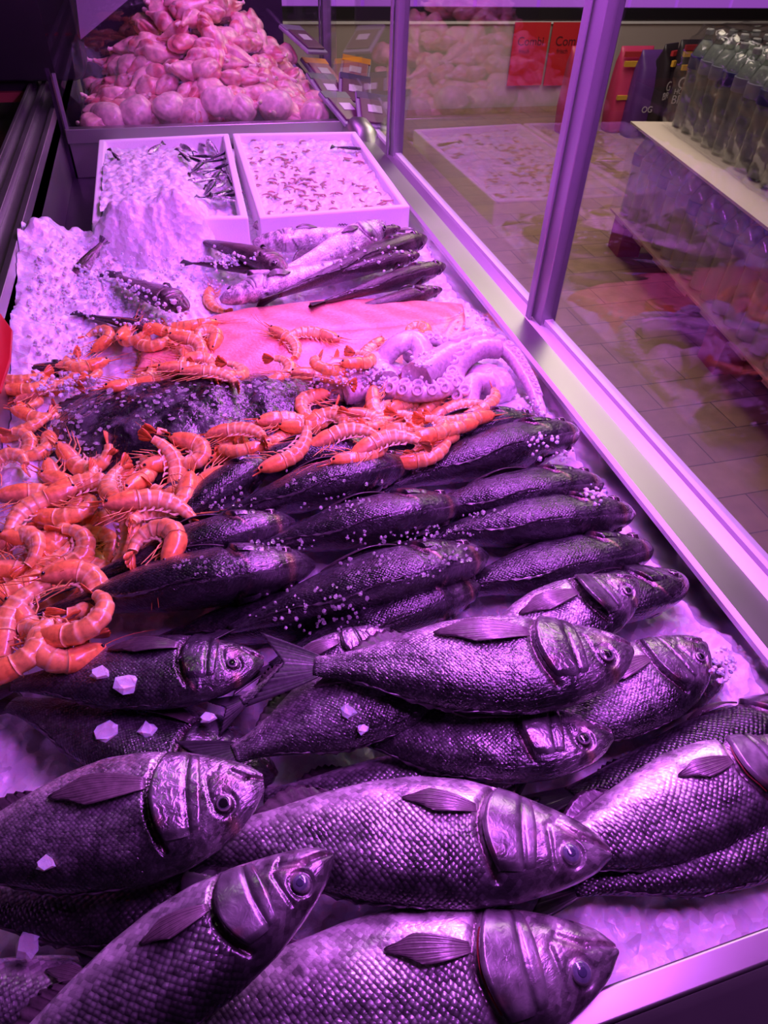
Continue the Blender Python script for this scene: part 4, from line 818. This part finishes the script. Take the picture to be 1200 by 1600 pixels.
for i, (x, y) in enumerate(spt):
    c = r0 if i == 0 else copy_tree(r0); p = onpile(x, y, .008, 80, -.018); c.location = tuple(p+np.array([0, 0, 0])); c.rotation_euler = (rnd.uniform(-.3, .3), rnd.uniform(-.2, .2), rnd.uniform(0, 6.28)); s_ = rnd.uniform(2.2, 2.9) if 0 else 1.0
    c.scale = (SARS, SARS, SARS) if 0 else (1.0, 1.0, 1.0)
    q = P(x, y, p[2]+.03); HMx = np.array([q+np.array([math.cos(a)*.02, math.sin(a)*.02, .004]) for a in np.linspace(0, 6, 8)]); stamp(HMx*np.array([1, 1, 0])+np.array([0, 0, p[2]+.024]))
lone = [('small silver fish sunk in ice near the left wall of the left foam box', 180, 262, .9), ('thin dark fish half covered near the back of the left foam box', 245, 248, .1), ('small dark fish standing tail up in the right foam box', 532, 225, 1.5), ('thin dark fish lying in the back corner of the right foam box', 540, 250, 2.0)]
for lab, x, y, a in lone:
    c = copy_tree(r0); p = onpile(x, y, .008, 60, -.02); c.location = tuple(p); c.rotation_euler = (.2, .1, a); tag(c, lab); del c['group']
# small grey shrimps mixed in the right box: uncountable
mb = MB()
for i in range(230):
    u_, w_ = rnd.random()**.8, rnd.random(); A, B, C_, D = I2
    if rnd.random() < .75*(u_ > .55 or w_ > .75): continue
    q = (A*(1-u_)+B*u_)*(1-w_)+(D*(1-u_)+C_*u_)*w_; zz = hz(q[0], q[1], .005, 60); a = rnd.uniform(0, 6.28); r_ = rnd.uniform(.008, .015)
    pts = [(q[0]+r_*math.cos(a+t), q[1]+r_*math.sin(a+t), zz-.001+.003*math.sin(t)) for t in np.linspace(0, 2.6, 7)]; mb.tube(pts, [.001, .0022, .0026, .0024, .002, .0016, .0008], 6)
tag(mb.build('raw_shrimps', plain('grey_shrimp', (.42, .27, .24), .3, 0, Subsurface_Weight=.3), smooth=True), 'small greyish raw shrimps mixed into the ice of the right foam box', 'shrimps', kind='stuff')

# ------------------------------------------------------------------ chicken pieces
def lump_me(name, kind, seed):
    nu, nv = 30, 36; TH, PH = np.meshgrid(np.linspace(.001, np.pi-.001, nu), np.linspace(0, 2*np.pi, nv, endpoint=False), indexing='ij')
    st, ct = np.sin(TH), np.cos(TH); x = ct; y = st*np.cos(PH); z = st*np.sin(PH); rs = np.random.RandomState(seed)
    def n3(f, s): return vnoise(x*f+s, y*f+z*f*.7, s)
    if kind == 'drumstick':
        X = x*.058; prof = np.interp(x, [-1, -.6, -.1, .4, .75, .9, 1], [.9, 1.15, 1.1, .62, .42, .62, .7]); Yv = y*.026*prof; Z = z*.024*prof; Yv = Yv+.012*(x**2)
    elif kind == 'thigh':
        X = x*.050*(1+.2*y); Yv = y*.038*(1+.25*x); Z = z*.021*(1+.2*np.cos(x*3))
    elif kind == 'quarter':
        X = x*.070; prof = np.interp(x, [-1, -.5, 0, .45, .8, 1], [.9, 1.25, 1.05, .6, .5, .5]); Yv = y*.038*prof; Z = z*.028*prof
    else:
        X = x*.055; Yv = y*.046; Z = z*.044*(1-.1*x)
    am = .16 if kind in ('thigh', 'quarter') else .07
    k = 1+am*n3(2.1, seed)+am*.5*n3(4.5, seed+5); X, Yv, Z = X*k, Yv*k, Z*k
    f = smooth01(.0, .7, n3(2.6, seed+9)); C = np.array([.88, .52, .46])*(1-f[..., None])+np.array([.72, .20, .20])*f[..., None]
    if kind == 'whole': C = np.array([.88, .60, .54])*np.ones(f.shape+(1,))*(1-.12*f[..., None])
    V = np.stack([X, Yv, Z], -1).reshape(-1, 3); me = mesh(name, V, gridfaces(nu, nv, True), M_FLESH, C.reshape(-1, 3)); return me
kids = {'drumstick': [lump_me('meat', 'drumstick', s) for s in (1, 2, 3)], 'thigh': [lump_me('meat', 'thigh', s) for s in (4, 5, 6)], 'quarter': [lump_me('meat', 'quarter', s) for s in (7, 8)], 'whole': [lump_me('meat', 'whole', s) for s in (9, 10)]}
b_ = MB(); b_.tube([(.05, 0, 0), (.066, .0, 0), (.070, .004, 0), (.072, -.003, 0)], [.006, .005, .0075, .003], 8); bone = b_.me('bone', plain('bone', (.85, .6, .55), .4), True)
CN = {'peak': 'at the peak of the heap', 'left': 'on the left slope of the heap', 'right': 'on the right slope of the heap', 'mid': 'in the middle of the heap', 'low': 'in the lower part of the heap'}
def chick(kind, p, e, zone):
    nm = {'drumstick': 'chicken_drumstick', 'thigh': 'chicken_thigh', 'quarter': 'chicken_quarter', 'whole': 'chicken_quarter'}[kind]
    wd = {'drumstick': 'pink raw chicken drumstick ', 'thigh': 'pink raw boneless-looking chicken thigh ', 'quarter': 'pink raw whole chicken leg with skin ', 'whole': 'plump pale chicken leg piece '}[kind]
    lab = wd+(CN[zone] if zone in CN else zone); r = thing(nm, lab, 'chicken', tuple(p), wd.strip()+'s '+(CN[zone] if zone in CN else 'in the bottom row')); r.rotation_euler = e
    o = bpy.data.objects.new('meat', rnd.choice(kids[kind])); link(o, r)
    if kind in ('drumstick', 'quarter'): o = bpy.data.objects.new('bone', bone); link(o, r)
YC0 = 2.36
def mound(x, y):
    cx_ = .13; k = (x-cx_)/.36; peak = .33*max(0, 1-abs(k*1.02)**1.35); pk = peak+.03*math.exp(-((x-.06)/.06)**2)
    t = (y-YC0)/(.48); return -.02+.075*(abs(k) < 1)+pk*min(1, max(0, t))**.9*.95
for r_ in range(9):
    for c_ in range(12):
        x = -.22+.64*(c_+.5*(r_ % 2))/11+rnd.uniform(-.015, .015); y = YC0+.045+.052*r_+rnd.uniform(-.01, .01); kx = (x-.13)/.36
        if abs(kx) > 1 : continue
        if mound(x, y) < .03 and r_ > 1: continue
        z = mound(x, y)+rnd.uniform(-.01, .012); zone = 'low' if r_ < 3 else ('left' if kx < -.35 else 'right' if kx > .35 else ('peak' if r_ > 6 else 'mid'))
        chick(rnd.choice(['drumstick', 'thigh', 'thigh', 'quarter', 'quarter']), (x, y, z), (rnd.uniform(-.6, 1.0), rnd.uniform(-.5, .5), rnd.uniform(0, 6.28)), zone)
low = [('plump, first from the left in the bottom row', 172, 185), ('plump, second from the left in the bottom row', 212, 178), ('plump, third in the bottom row', 265, 170), ('largest of the bottom row, centre left', 298, 178), ('plump, in the middle of the bottom row', 340, 160), ('plump, right of centre in the bottom row', 378, 172), ('plump, second from the right in the bottom row', 430, 165), ('plump, last at the right of the bottom row', 490, 180)]
for i, (lab, x, y) in enumerate(low):
    p = P(x, y, .075); p[1] = min(p[1], YC0+.05); p = PY(x, y, YC0+.035); chick('whole', p, (rnd.uniform(-.3, .3), rnd.uniform(-.3, .3), rnd.uniform(0, 6.28)), lab)
b_ = MB(); b_.box(-.27, XR-.07, YD+.045, 3.1, -.05, .03); ot = b_.build('meat_tray', M_STEEL, bevel=.004); tag(ot, 'shallow steel tray under the heap of chicken', 'tray')
# packs of meat leaning right of the chicken
M_PACK = colmat('printed_sleeve', .3, 0, 0, .3, 40, .1, .001, .9, 1.1)
packs = [('vacuum pack with orange header leaning behind the others', 505, 112, 25, (.85, .35, .03), 0), ('vacuum pack with white rim on the left of the packs', 515, 138, 20, (.05, .03, .08), 1), ('vacuum pack with orange header nearest the upright', 555, 110, -15, (.85, .35, .03), 0),
         ('vacuum pack with pale label in the middle of the packs', 555, 140, -10, (.06, .04, .1), 1), ('vacuum pack lowest on the left, against the chicken', 540, 168, 28, (.07, .05, .1), 1), ('vacuum pack lowest on the right, against the upright', 585, 172, -5, (.08, .05, .1), 1), ('clear pack standing at the back beside the black panel', 475, 60, 40, (.2, .17, .25), 1)]
for lab, x, y, a, hc, t_ in packs:
    p = P(x, y, .10 if y > 100 else .2); r = thing('meat_pack', lab, 'meat pack', tuple(p), 'vacuum packs beside the chicken'); r.rotation_euler = (math.radians(24), math.radians(8), math.radians(a))
    b_ = MB(); b_.box(-.055, .055, -.075, .075, -.012, 0); b_.build('tray', plain('pack_tray', (.3, .28, .34), .35), r, bevel=.004)
    b_ = MB(); b_.box(-.045, .045, -.063, .04, 0, .006); b_.build('meat', plain('pack_meat', (.12, .05, .08) if t_ else (.4, .15, .16), .35), r, bevel=.004)
    b_ = MB(); b_.box(-.052, .052, .042, .072, .0, .003); b_.build('header', plain('pack_header', hc, .3), r)
    b_ = MB(); b_.box(-.022, .022, -.02, .012, .006, .0075); b_.build('sticker', plain('pack_sticker', (.6, .55, .6), .3), r)

# ------------------------------------------------------------------ black scale housing and red plastic at left
def rbox(name, x0, x1, y0, y1, z0, z1, mat, bev, parent=None):
    b_ = MB(); b_.box(x0, x1, y0, y1, z0, z1); return b_.build(name, mat, parent, bevel=bev)
c = PX(125, 60, -.33)
sc_ = thing('weighing_scale', 'black weighing scale housing with rounded corners on the rear shelf at top left', 'scale', (-.50, c[1]+.05, .12)); 
cB = PX(60, 128, -.36); cR = PY(125, 60, cB[1])
b_ = MB(); n_ = 10; poly = []; x1 = cR[0]; z0 = cB[2]; rr = .045
poly = [(-1.0, 0, z0), (x1-rr, 0, z0)]+[(x1-rr+rr*math.sin(a), 0, z0+rr-rr*math.cos(a)) for a in np.linspace(.15, 1.5, 9)]+[(x1, 0, z0+.4), (-1.0, 0, z0+.4)]
o = None; b_.prism([(q[0], cB[1], q[2]) for q in poly], (0, .12, 0)); o = part(b_, 'housing', M_BLACK, sc_, bevel=.008)
qa = PY(0, 163, cB[1]+.02); qb = PY(95, 158, cB[1]+.02); qc = PY(95, 143, cB[1]+.02)
b_ = MB(); b_.box(-1.0, qb[0], cB[1]+.02, cB[1]+.10, qb[2], qc[2]); part(b_, 'base', plain('brown_edge', (.30, .08, .05), .5), sc_)
b_ = MB(); b_.box(-.9, qb[0]-.06, cB[1]+.04, cB[1]+.09, qc[2]-.002, z0+.006); part(b_, 'foot', M_BLACK, sc_)
b_ = MB(); b_.box(-1.0, -.41, .3, 3.2, -.05, .03); o = b_.build('rear_worktop', plain('dark_worktop', (.03, .035, .03), .3)); tag(o, 'dark rear worktop behind the sliding door track at left', 'worktop')
pts = [PX(0, 488, -.30), PX(19, 515, -.285), PX(16, 560, -.28), PX(0, 610, -.28)]; q0 = [np.array(p) for p in pts]
b_ = MB(); q = [q0[0], q0[1], q0[2], q0[3], q0[3]+np.array([-.12, 0, .0]), q0[0]+np.array([-.12, 0, 0])]; b_.prism(q, (0, -.0, -.006)); o = b_.build('plastic_sheet', M_RED, bevel=.0015); tag(o, 'corner of a red plastic sheet cut by the left edge of the photo', 'plastic sheet')
# ------------------------------------------------------------------ shop beyond the glass
rp = lambda px, py: P(px, py, 0)
def fl(px, py, z=ZF): return P(px, py, z)
YP = 6.3
fz = thing('freezer_island', 'long pale freezer island in front of the rear wall, lit products on top', 'freezer', (3.4, YP+.4, ZF))
zt = PY(1000, 30, YP)[2]; zk = PY(1000, 12, YP)[2]; b_ = MB(); b_.box(-1.2, 6.9, YP, YP+.9, ZF, zt); part(b_, 'front_panel', plain('freezer_panel', (.42, .36, .34), .5), fz)
b_ = MB(); b_.box(-1.2, 6.9, YP-.02, YP+.02, zt, zk); part(b_, 'black_edge', M_BLACK, fz)
b_ = MB(); b_.box(-1.2, 6.9, YP-.015, YP+.0, zt-.03, zt-.012); part(b_, 'trim_strip', M_WHITE, fz)
m_led, nt, p = M('lit_strip'); setp(p, Base_Color=(.3, .1, .4, 1), Emission_Color=(.45, .10, .75, 1), Emission_Strength=.6)
xx = -.5
while xx < 6.2:
    wd = rnd.uniform(.3, .55); b_ = MB(); b_.box(xx, xx+wd-.03, YP+.05, YP+.4, zk-.08, zk+.08+rnd.uniform(0, .05)); part(b_, 'lit_price_rail', m_led, fz); xx += wd
def textobj(txt, size, loc, rot, mat, name, parent):
    cu = bpy.data.curves.new(name, 'FONT'); cu.body = txt; cu.size = size; cu.align_x = 'CENTER'; cu.align_y = 'CENTER'; cu.extrude = .0008; cu.materials.append(mat)
    t = bpy.data.objects.new('tmp', cu); COL.objects.link(t); bpy.context.view_layer.update(); me = bpy.data.meshes.new_from_object(t); bpy.data.objects.remove(t)
    o = bpy.data.objects.new(name, me); link(o, parent); o.location = loc; o.rotation_euler = rot; return o
M_INK = plain('dark_print', (.10, .01, .02), .5); M_LIT = plain('pale_print', (.55, .5, .55), .5); M_YEL = plain('yellow_band', (.65, .36, .04), .45); M_DRED = plain('red_band', (.42, .03, .04), .45)
M_POST = plain('red_poster', (.62, .02, .03), .5)
for lab, x0, x1 in (('red poster on the freezer front, the left of the pair', 806, 862), ('red poster on the freezer front, the right of the pair', 866, 925)):
    a = PY(x0, 30, YP-.03); c = PY(x1, 30, YP-.03); e = PY((x0+x1)/2, 112, YP-.03); r = thing('poster', lab, 'poster', ((a[0]+c[0])/2, YP-.03, (a[2]+e[2])/2-.1), 'red posters on the freezer'); w2 = (c[0]-a[0])/2; h2 = (a[2]-e[2])/2
    b_ = MB(); b_.box(-w2, w2, -.004, .004, -h2, h2+.08); b_.build('sheet', M_POST, r); textobj('Combi', w2*.55, (0, -.006, h2*.72), (math.pi/2, 0, 0), M_INK, 'heading', r); textobj('frisch', w2*.28, (-w2*.3, -.006, h2*.35), (math.pi/2, 0, 0), M_INK, 'small_print', r)
# charcoal bags
def bag(lab, x0, x1, yb, yt, Y, face, bands, words, yaw=0):
    a = PY(x0, yb, Y); c = PY(x1, yb, Y); tz = PY((x0+x1)/2, yt, Y)[2]; w2 = max(.08, (c[0]-a[0])/2); z0 = ZF; h = tz-z0
    r = thing('charcoal_bag', lab, 'bag', ((a[0]+c[0])/2, Y, z0), 'bags by the freezer'); r.rotation_euler = (0, 0, math.radians(yaw))
    V = []; n = 24; lev = [(0, .92, .8), (.04, 1, 1), (.3, 1.04, 1.08), (.6, 1.02, 1.0), (.82, 1, .75), (.93, .98, .25), (1, .97, .08)]
    for t, kx, ky in lev:
        for i in range(n):
            q = 2*math.pi*i/n; cx_ = math.copysign(abs(math.cos(q))**.45, math.cos(q)); sy = math.copysign(abs(math.sin(q))**.6, math.sin(q)); V.append((w2*kx*cx_*(1+.02*math.sin(i*3+t*9)), .09*ky*sy, h*t))
    F = gridfaces(len(lev), n, True)+[tuple(range(n))[::-1], tuple(range((len(lev)-1)*n, len(lev)*n))]; o = obj('sack', mesh('sack', V, F, face), r)
    for t0, t1, mt in bands:
        b_ = MB(); ky = .08 if t0 > .85 else .104; b_.box(-w2*.97, w2*.97, -ky, -ky+.02, h*t0, h*t1); b_.build('band', mt, r)
    for txt, t, sz in words: textobj(txt, sz, (0, -.115, h*t), (math.pi/2, 0, 0), M_LIT, 'print', r)
M_BAGB = plain('black_bag_paper', (.022, .015, .022), .4); M_BAGR = plain('pink_red_bag', (.55, .04, .14), .4); M_BAGP = plain('violet_bag', (.10, .03, .22), .4)
bag('red and yellow banded bag seen left of the thick upright', 868, 912, 210, 72, 5.5, M_BAGR, [(.93, .98, M_BLACK), (.86, .92, M_DRED), (.80, .85, M_YEL), (.45, .49, M_YEL)], [])
bag('pink red bag with yellow band just right of the thick upright', 940, 988, 210, 72, 5.5, M_BAGR, [(.90, .96, M_DRED), (.80, .86, M_YEL), (.42, .47, M_YEL)], [])
bag('violet bag with pale printing between the pink and black bags', 972, 1004, 208, 78, 5.35, M_BAGP, [], [('OG', .36, .06), ('22', .14, .06)])
bag('black charcoal bag turned sideways beside the violet bag', 1000, 1030, 200, 68, 5.3, M_BAGB, [(.90, .95, M_DRED), (.80, .86, M_YEL)], [('GRILL', .6, .09), ('BRIKETT', .5, .07)], 25)
bag('black charcoal bag with white GRILL print facing the counter', 1028, 1072, 195, 62, 5.2, M_BAGB, [(.92, .97, M_DRED), (.86, .91, M_YEL), (.74, .79, M_YEL)], [('GRILL', .62, .105), ('HOLZKOHLE', .54, .05), ('BRIKETT', .46, .08)])
bag('black charcoal bag mostly behind the bottle stack', 1090, 1150, 190, 60, 5.25, M_BAGB, [(.92, .97, M_DRED), (.86, .91, M_YEL)], [])
# water bottles on a pallet (stack turned slightly to the counter)
K = np.array([2.25, 3.38, 0]); UV = _n(np.array([-.17, -1.0, 0])); VV = np.array([-UV[1], UV[0], 0]); BS = 1.2; LEN = 2.6; DEP = 1.3
def slab(mb, u0, u1, v0, v1, z0, z1):
    q = [K+UV*u0+VV*v0, K+UV*u1+VV*v0, K+UV*u1+VV*v1, K+UV*u0+VV*v1]; mb.prism([a+np.array([0, 0, z0]) for a in q], (0, 0, z1-z0))
pal = thing('pallet', 'low wooden pallet with red blocks under the water bottles', 'pallet', tuple(K+np.array([.5, -1.2, ZF])))
b_ = MB()
for i in range(10): slab(b_, .02+i*.27, .14+i*.27, 0, DEP, ZF+.15, ZF+.18)
part(b_, 'deck_boards', plain('pallet_wood', (.45, .28, .18), .7), pal)
b_ = MB()
for u_ in (.02, 1.2, 2.4):
    for v_ in (0, .55, 1.1): slab(b_, u_, u_+.15, v_, v_+.12, ZF, ZF+.15)
part(b_, 'blocks', plain('pallet_block', (.35, .06, .10), .7), pal)
b_ = MB(); slab(b_, -.02, LEN, -.02, DEP, ZF+.180, ZF+.190); part(b_, 'cardboard_sheet', plain('cardboard', (.55, .32, .2), .7), pal)
ZB1 = ZF+.191; ZC = ZB1+.41
b_ = MB(); slab(b_, -.02, LEN, -.03, DEP, ZC, ZC+.01); o = b_.build('cardboard_layer', plain('pale_cardboard', (.62, .52, .46), .7)); tag(o, 'pale cardboard sheet between the two layers of water bottles', 'cardboard')
prof = [(.030, 0), (.043, .006), (.0445, .03)]+[(.0445-.0028*(k % 2), .04+.013*k) for k in range(13)]+[(.0445, .215), (.0445, .245), (.040, .262), (.028, .288), (.016, .306), (.0135, .312), (.0135, .322)]
mbt = MB(); mbt.lathe(prof, 18); BODY = mbt.me('bottle_body', M_PET, True)
mbt = MB(); mbt.lathe([(.0148, .316), (.0152, .318), (.0152, .331), (.013, .334)], 14); CAP = mbt.me('cap', plain('bottle_cap', (.5, .5, .52), .4), False)
def sleeve(mt, a, b): m_ = MB(); m_.lathe([(.0452, a), (.0455, a+.002), (.0455, b-.002), (.0452, b)], 18); return m_.me('label_sleeve', mt, True)
M_LB = plain('blue_label', (.05, .05, .22), .35); M_LP = plain('pale_label', (.30, .28, .42), .35)
LB1 = sleeve(M_LB, .205, .248); LB2 = sleeve(M_LP, .205, .248)
def water_mat():
    m, nt, p = M('water_fill'); setp(p, Base_Color=(.88, .92, .86, 1), Roughness=.08, IOR=1.33, Transmission_Weight=.6); return m
mbt = MB(); mbt.lathe([(.028, .004), (.040, .010), (.0405, .245), (.036, .262), (.025, .285), (.016, .298)], 16); WT = mbt.me('water', water_mat(), True)
nb = 0; pit = .0925*BS; ROW = ['in the front row of the %s layer', 'in the second row of the %s layer', 'in the third row of the %s layer', 'in the rear rows of the %s layer']
for lay, z in (('upper', ZC+.011), ('lower', ZB1)):
    for i in range(7 if lay == 'upper' else 2):
        for j in range(23):
            p = K+UV*(.07+j*pit)+VV*((.20 if lay == 'upper' else .05)+i*pit); u_, v_, d_ = proj((p[0], p[1], z+.25))
            if .07+j*pit > LEN-.05 or u_ > 1275 or v_ < -70: continue
            w_ = ROW[min(i, 3)] % lay
            lab = ('leftmost clear water bottle ' if j == 0 and i == 0 else 'clear plastic water bottle ')+w_+(' above the cardboard' if lay == 'upper' else ' below the cardboard')
            r = thing('water_bottle', lab, 'bottle', (p[0], p[1], z), 'bottles '+w_); r.scale = (BS, BS, BS); r.rotation_euler = (0, 0, rnd.uniform(0, 6.28))
            for nm, me in (('bottle_body', BODY), ('cap', CAP), ('label_sleeve', LB1 if (i*5+j) % 3 == 0 else LB2), ('water', WT)): o = bpy.data.objects.new(nm, me); link(o, r)
            nb += 1
print('INFO bottles', nb)
nu, nv = 110, 26; U, W = np.meshgrid(np.linspace(0, 1, nu), np.linspace(0, 1, nv), indexing='ij')
dep = -.022+.010*vnoise(U*14+W*6, W*3-U*5)+.006*vnoise(U*30, W*9, 3)+.12*np.clip(W-.8, 0, 1); pp = K+UV*(LEN*U)[..., None]+VV*dep[..., None]; pp[..., 2] = ZB1+.42*W
tag(obj('shrink_wrap', mesh('shrink_wrap', pp.reshape(-1, 3), gridfaces(nu, nv), M_FILM)), 'shiny crumpled plastic wrap around the lower bottle layer', 'plastic wrap')
nu, nv = 130, 60; U, W = np.meshgrid(np.linspace(0, 1, nu), np.linspace(0, 1, nv), indexing='ij')
ht = np.interp(W, [0, .42, .5, 1], [0, .36, .412, .42]); dp = np.interp(W, [0, .36, .5, 1], [.105, .11, .17, .95])
cr = .008*vnoise(U*40, W*22)+.005*vnoise(U*80+W*20, W*40, 5); pp = K+UV*(.03+(LEN-.15)*U)[..., None]+VV*(dp-cr*(W < .5))[..., None]; pp[..., 2] = ZC+.018+ht+cr*1.3*(W > .4)
tag(obj('shrink_wrap', mesh('shrink_wrap', pp.reshape(-1, 3), gridfaces(nu, nv), M_FILM)), 'glinting crumpled plastic wrap over the upper bottle layer', 'plastic wrap')

# ------------------------------------------------------------------ loose ice on the fish
def chip_me(seed, flat):
    rs = np.random.RandomState(seed); V = []; n = 6
    for k in range(n): a = 2*math.pi*k/n+rs.uniform(-.3, .3); r = rs.uniform(.7, 1.1); V.append((r*math.cos(a), r*math.sin(a), -flat*.5))
    for k in range(n): a = 2*math.pi*k/n+rs.uniform(-.3, .3); r = rs.uniform(.5, 1.0); V.append((r*math.cos(a), r*math.sin(a), flat*rs.uniform(.3, .9)))
    return np.array(V), [(5, 4, 3, 2, 1, 0), (6, 7, 8, 9, 10, 11)]+[(k, (k+1) % 6, 6+(k+1) % 6, 6+k) for k in range(6)]
CH = [chip_me(i, .9) for i in range(5)]; CF = [chip_me(10+i, .25) for i in range(4)]
def chips(name, label, spots, n, s0, s1, flat=False, add=0., mat=None):
    mb = MB()
    for _ in range(n):
        cx_, cy_, rx_, ry_ = spots[rnd.randrange(len(spots))]; a = rnd.uniform(0, 6.28); q = rnd.random()**.5; x = cx_+rx_*q*math.cos(a); y = cy_+ry_*q*math.sin(a)
        p = onpile(x, y, .004, 75); s = rnd.uniform(s0, s1)*(.6+.8*rnd.random()); V, F = rnd.choice(CF if flat else CH)
        Rm = np.array(Matrix.Rotation(rnd.uniform(0, 6.28), 3, 'Z') @ Matrix.Rotation(rnd.uniform(-.5, .5), 3, 'X')); mb.add(V@Rm.T*s+p+np.array([0, 0, s*.15+add]), F)
    tag(mb.build(name, mat or M_CHIP), label, 'ice', kind='stuff')
chips('ice_crystals', 'loose ice crystals sprinkled over the rows of dark bream', [(520, 745, 90, 25), (610, 840, 70, 12), (440, 850, 60, 10), (330, 885, 60, 15), (620, 880, 90, 30), (500, 940, 90, 30), (700, 830, 60, 10), (780, 805, 60, 8), (520, 785, 60, 15), (360, 780, 50, 20), (700, 865, 50, 15), (480, 960, 90, 30)], 420, .0012, .0024)
chips('ice_flakes', 'white ice flakes scattered on the mottled flat fish', [(240, 610, 90, 22), (130, 650, 50, 35), (420, 600, 90, 14), (300, 640, 120, 35), (110, 690, 50, 30)], 190, .002, .0055, True)
chips('ice_granules', 'ice granules covering the fish buried at the left', [(230, 480, 70, 35), (170, 440, 50, 40), (300, 430, 60, 40), (100, 600, 60, 20), (180, 420, 60, 60), (360, 400, 40, 20), (560, 380, 130, 50), (100, 500, 60, 70), (90, 420, 60, 60)], 1300, .0015, .0042, mat=M_ICE)
chips('ice_grains', 'ice grains along the steel rail and between octopus and salmon', [(740, 500, 30, 30), (860, 700, 40, 30), (830, 640, 20, 20), (1130, 1040, 20, 30), (600, 590, 60, 20), (520, 600, 40, 20), (660, 560, 20, 15), (560, 590, 50, 15), (930, 770, 20, 20)], 380, .0015, .0035, mat=M_ICE)
FLK = [('flat ice flake left of the wet highlight on the left bream', 157, 1052, .010), ('flat ice flake beside the wet highlight on the left bream', 199, 1068, .013), ('ice flake above the big front bream, left of its gill', 168, 1145, .013), ('narrow ice flake behind the gill of the big front bream', 231, 1140, .009), ('small ice flake by the tail of the pale bream', 325, 1122, .008),
       ('ice flake on the flank of the silver bream under the tail', 545, 1112, .008), ('small bright ice flake in the gap of the central stack', 568, 1140, .006), ('round ice lump at the lower left corner fish', 45, 1475, .011), ('small ice crumb on the flank of the big front bream', 72, 1350, .007)]
for i, (lab, x, y, s) in enumerate(FLK):
    V, F = CF[i % 4]; p = onpile(x, y, .006, 80); me = mesh('ice_flake', V*s, F, M_ICE, smooth=False); o = obj('ice_flake', me, None, tuple(p+np.array([0, 0, .001]))); o.rotation_euler = (rnd.uniform(-.3, .3), rnd.uniform(-.2, .2), rnd.uniform(0, 3)); tag(o, lab, 'ice flake')
chunks = []
for i, (x, y) in enumerate([(900, 1420), (960, 1450), (1010, 1410), (1060, 1440), (1100, 1400), (1150, 1385), (1010, 1470), (1180, 1420), (1090, 1465)]): pass
for l, n in info: print('FISH %.3f %s' % (n, l))
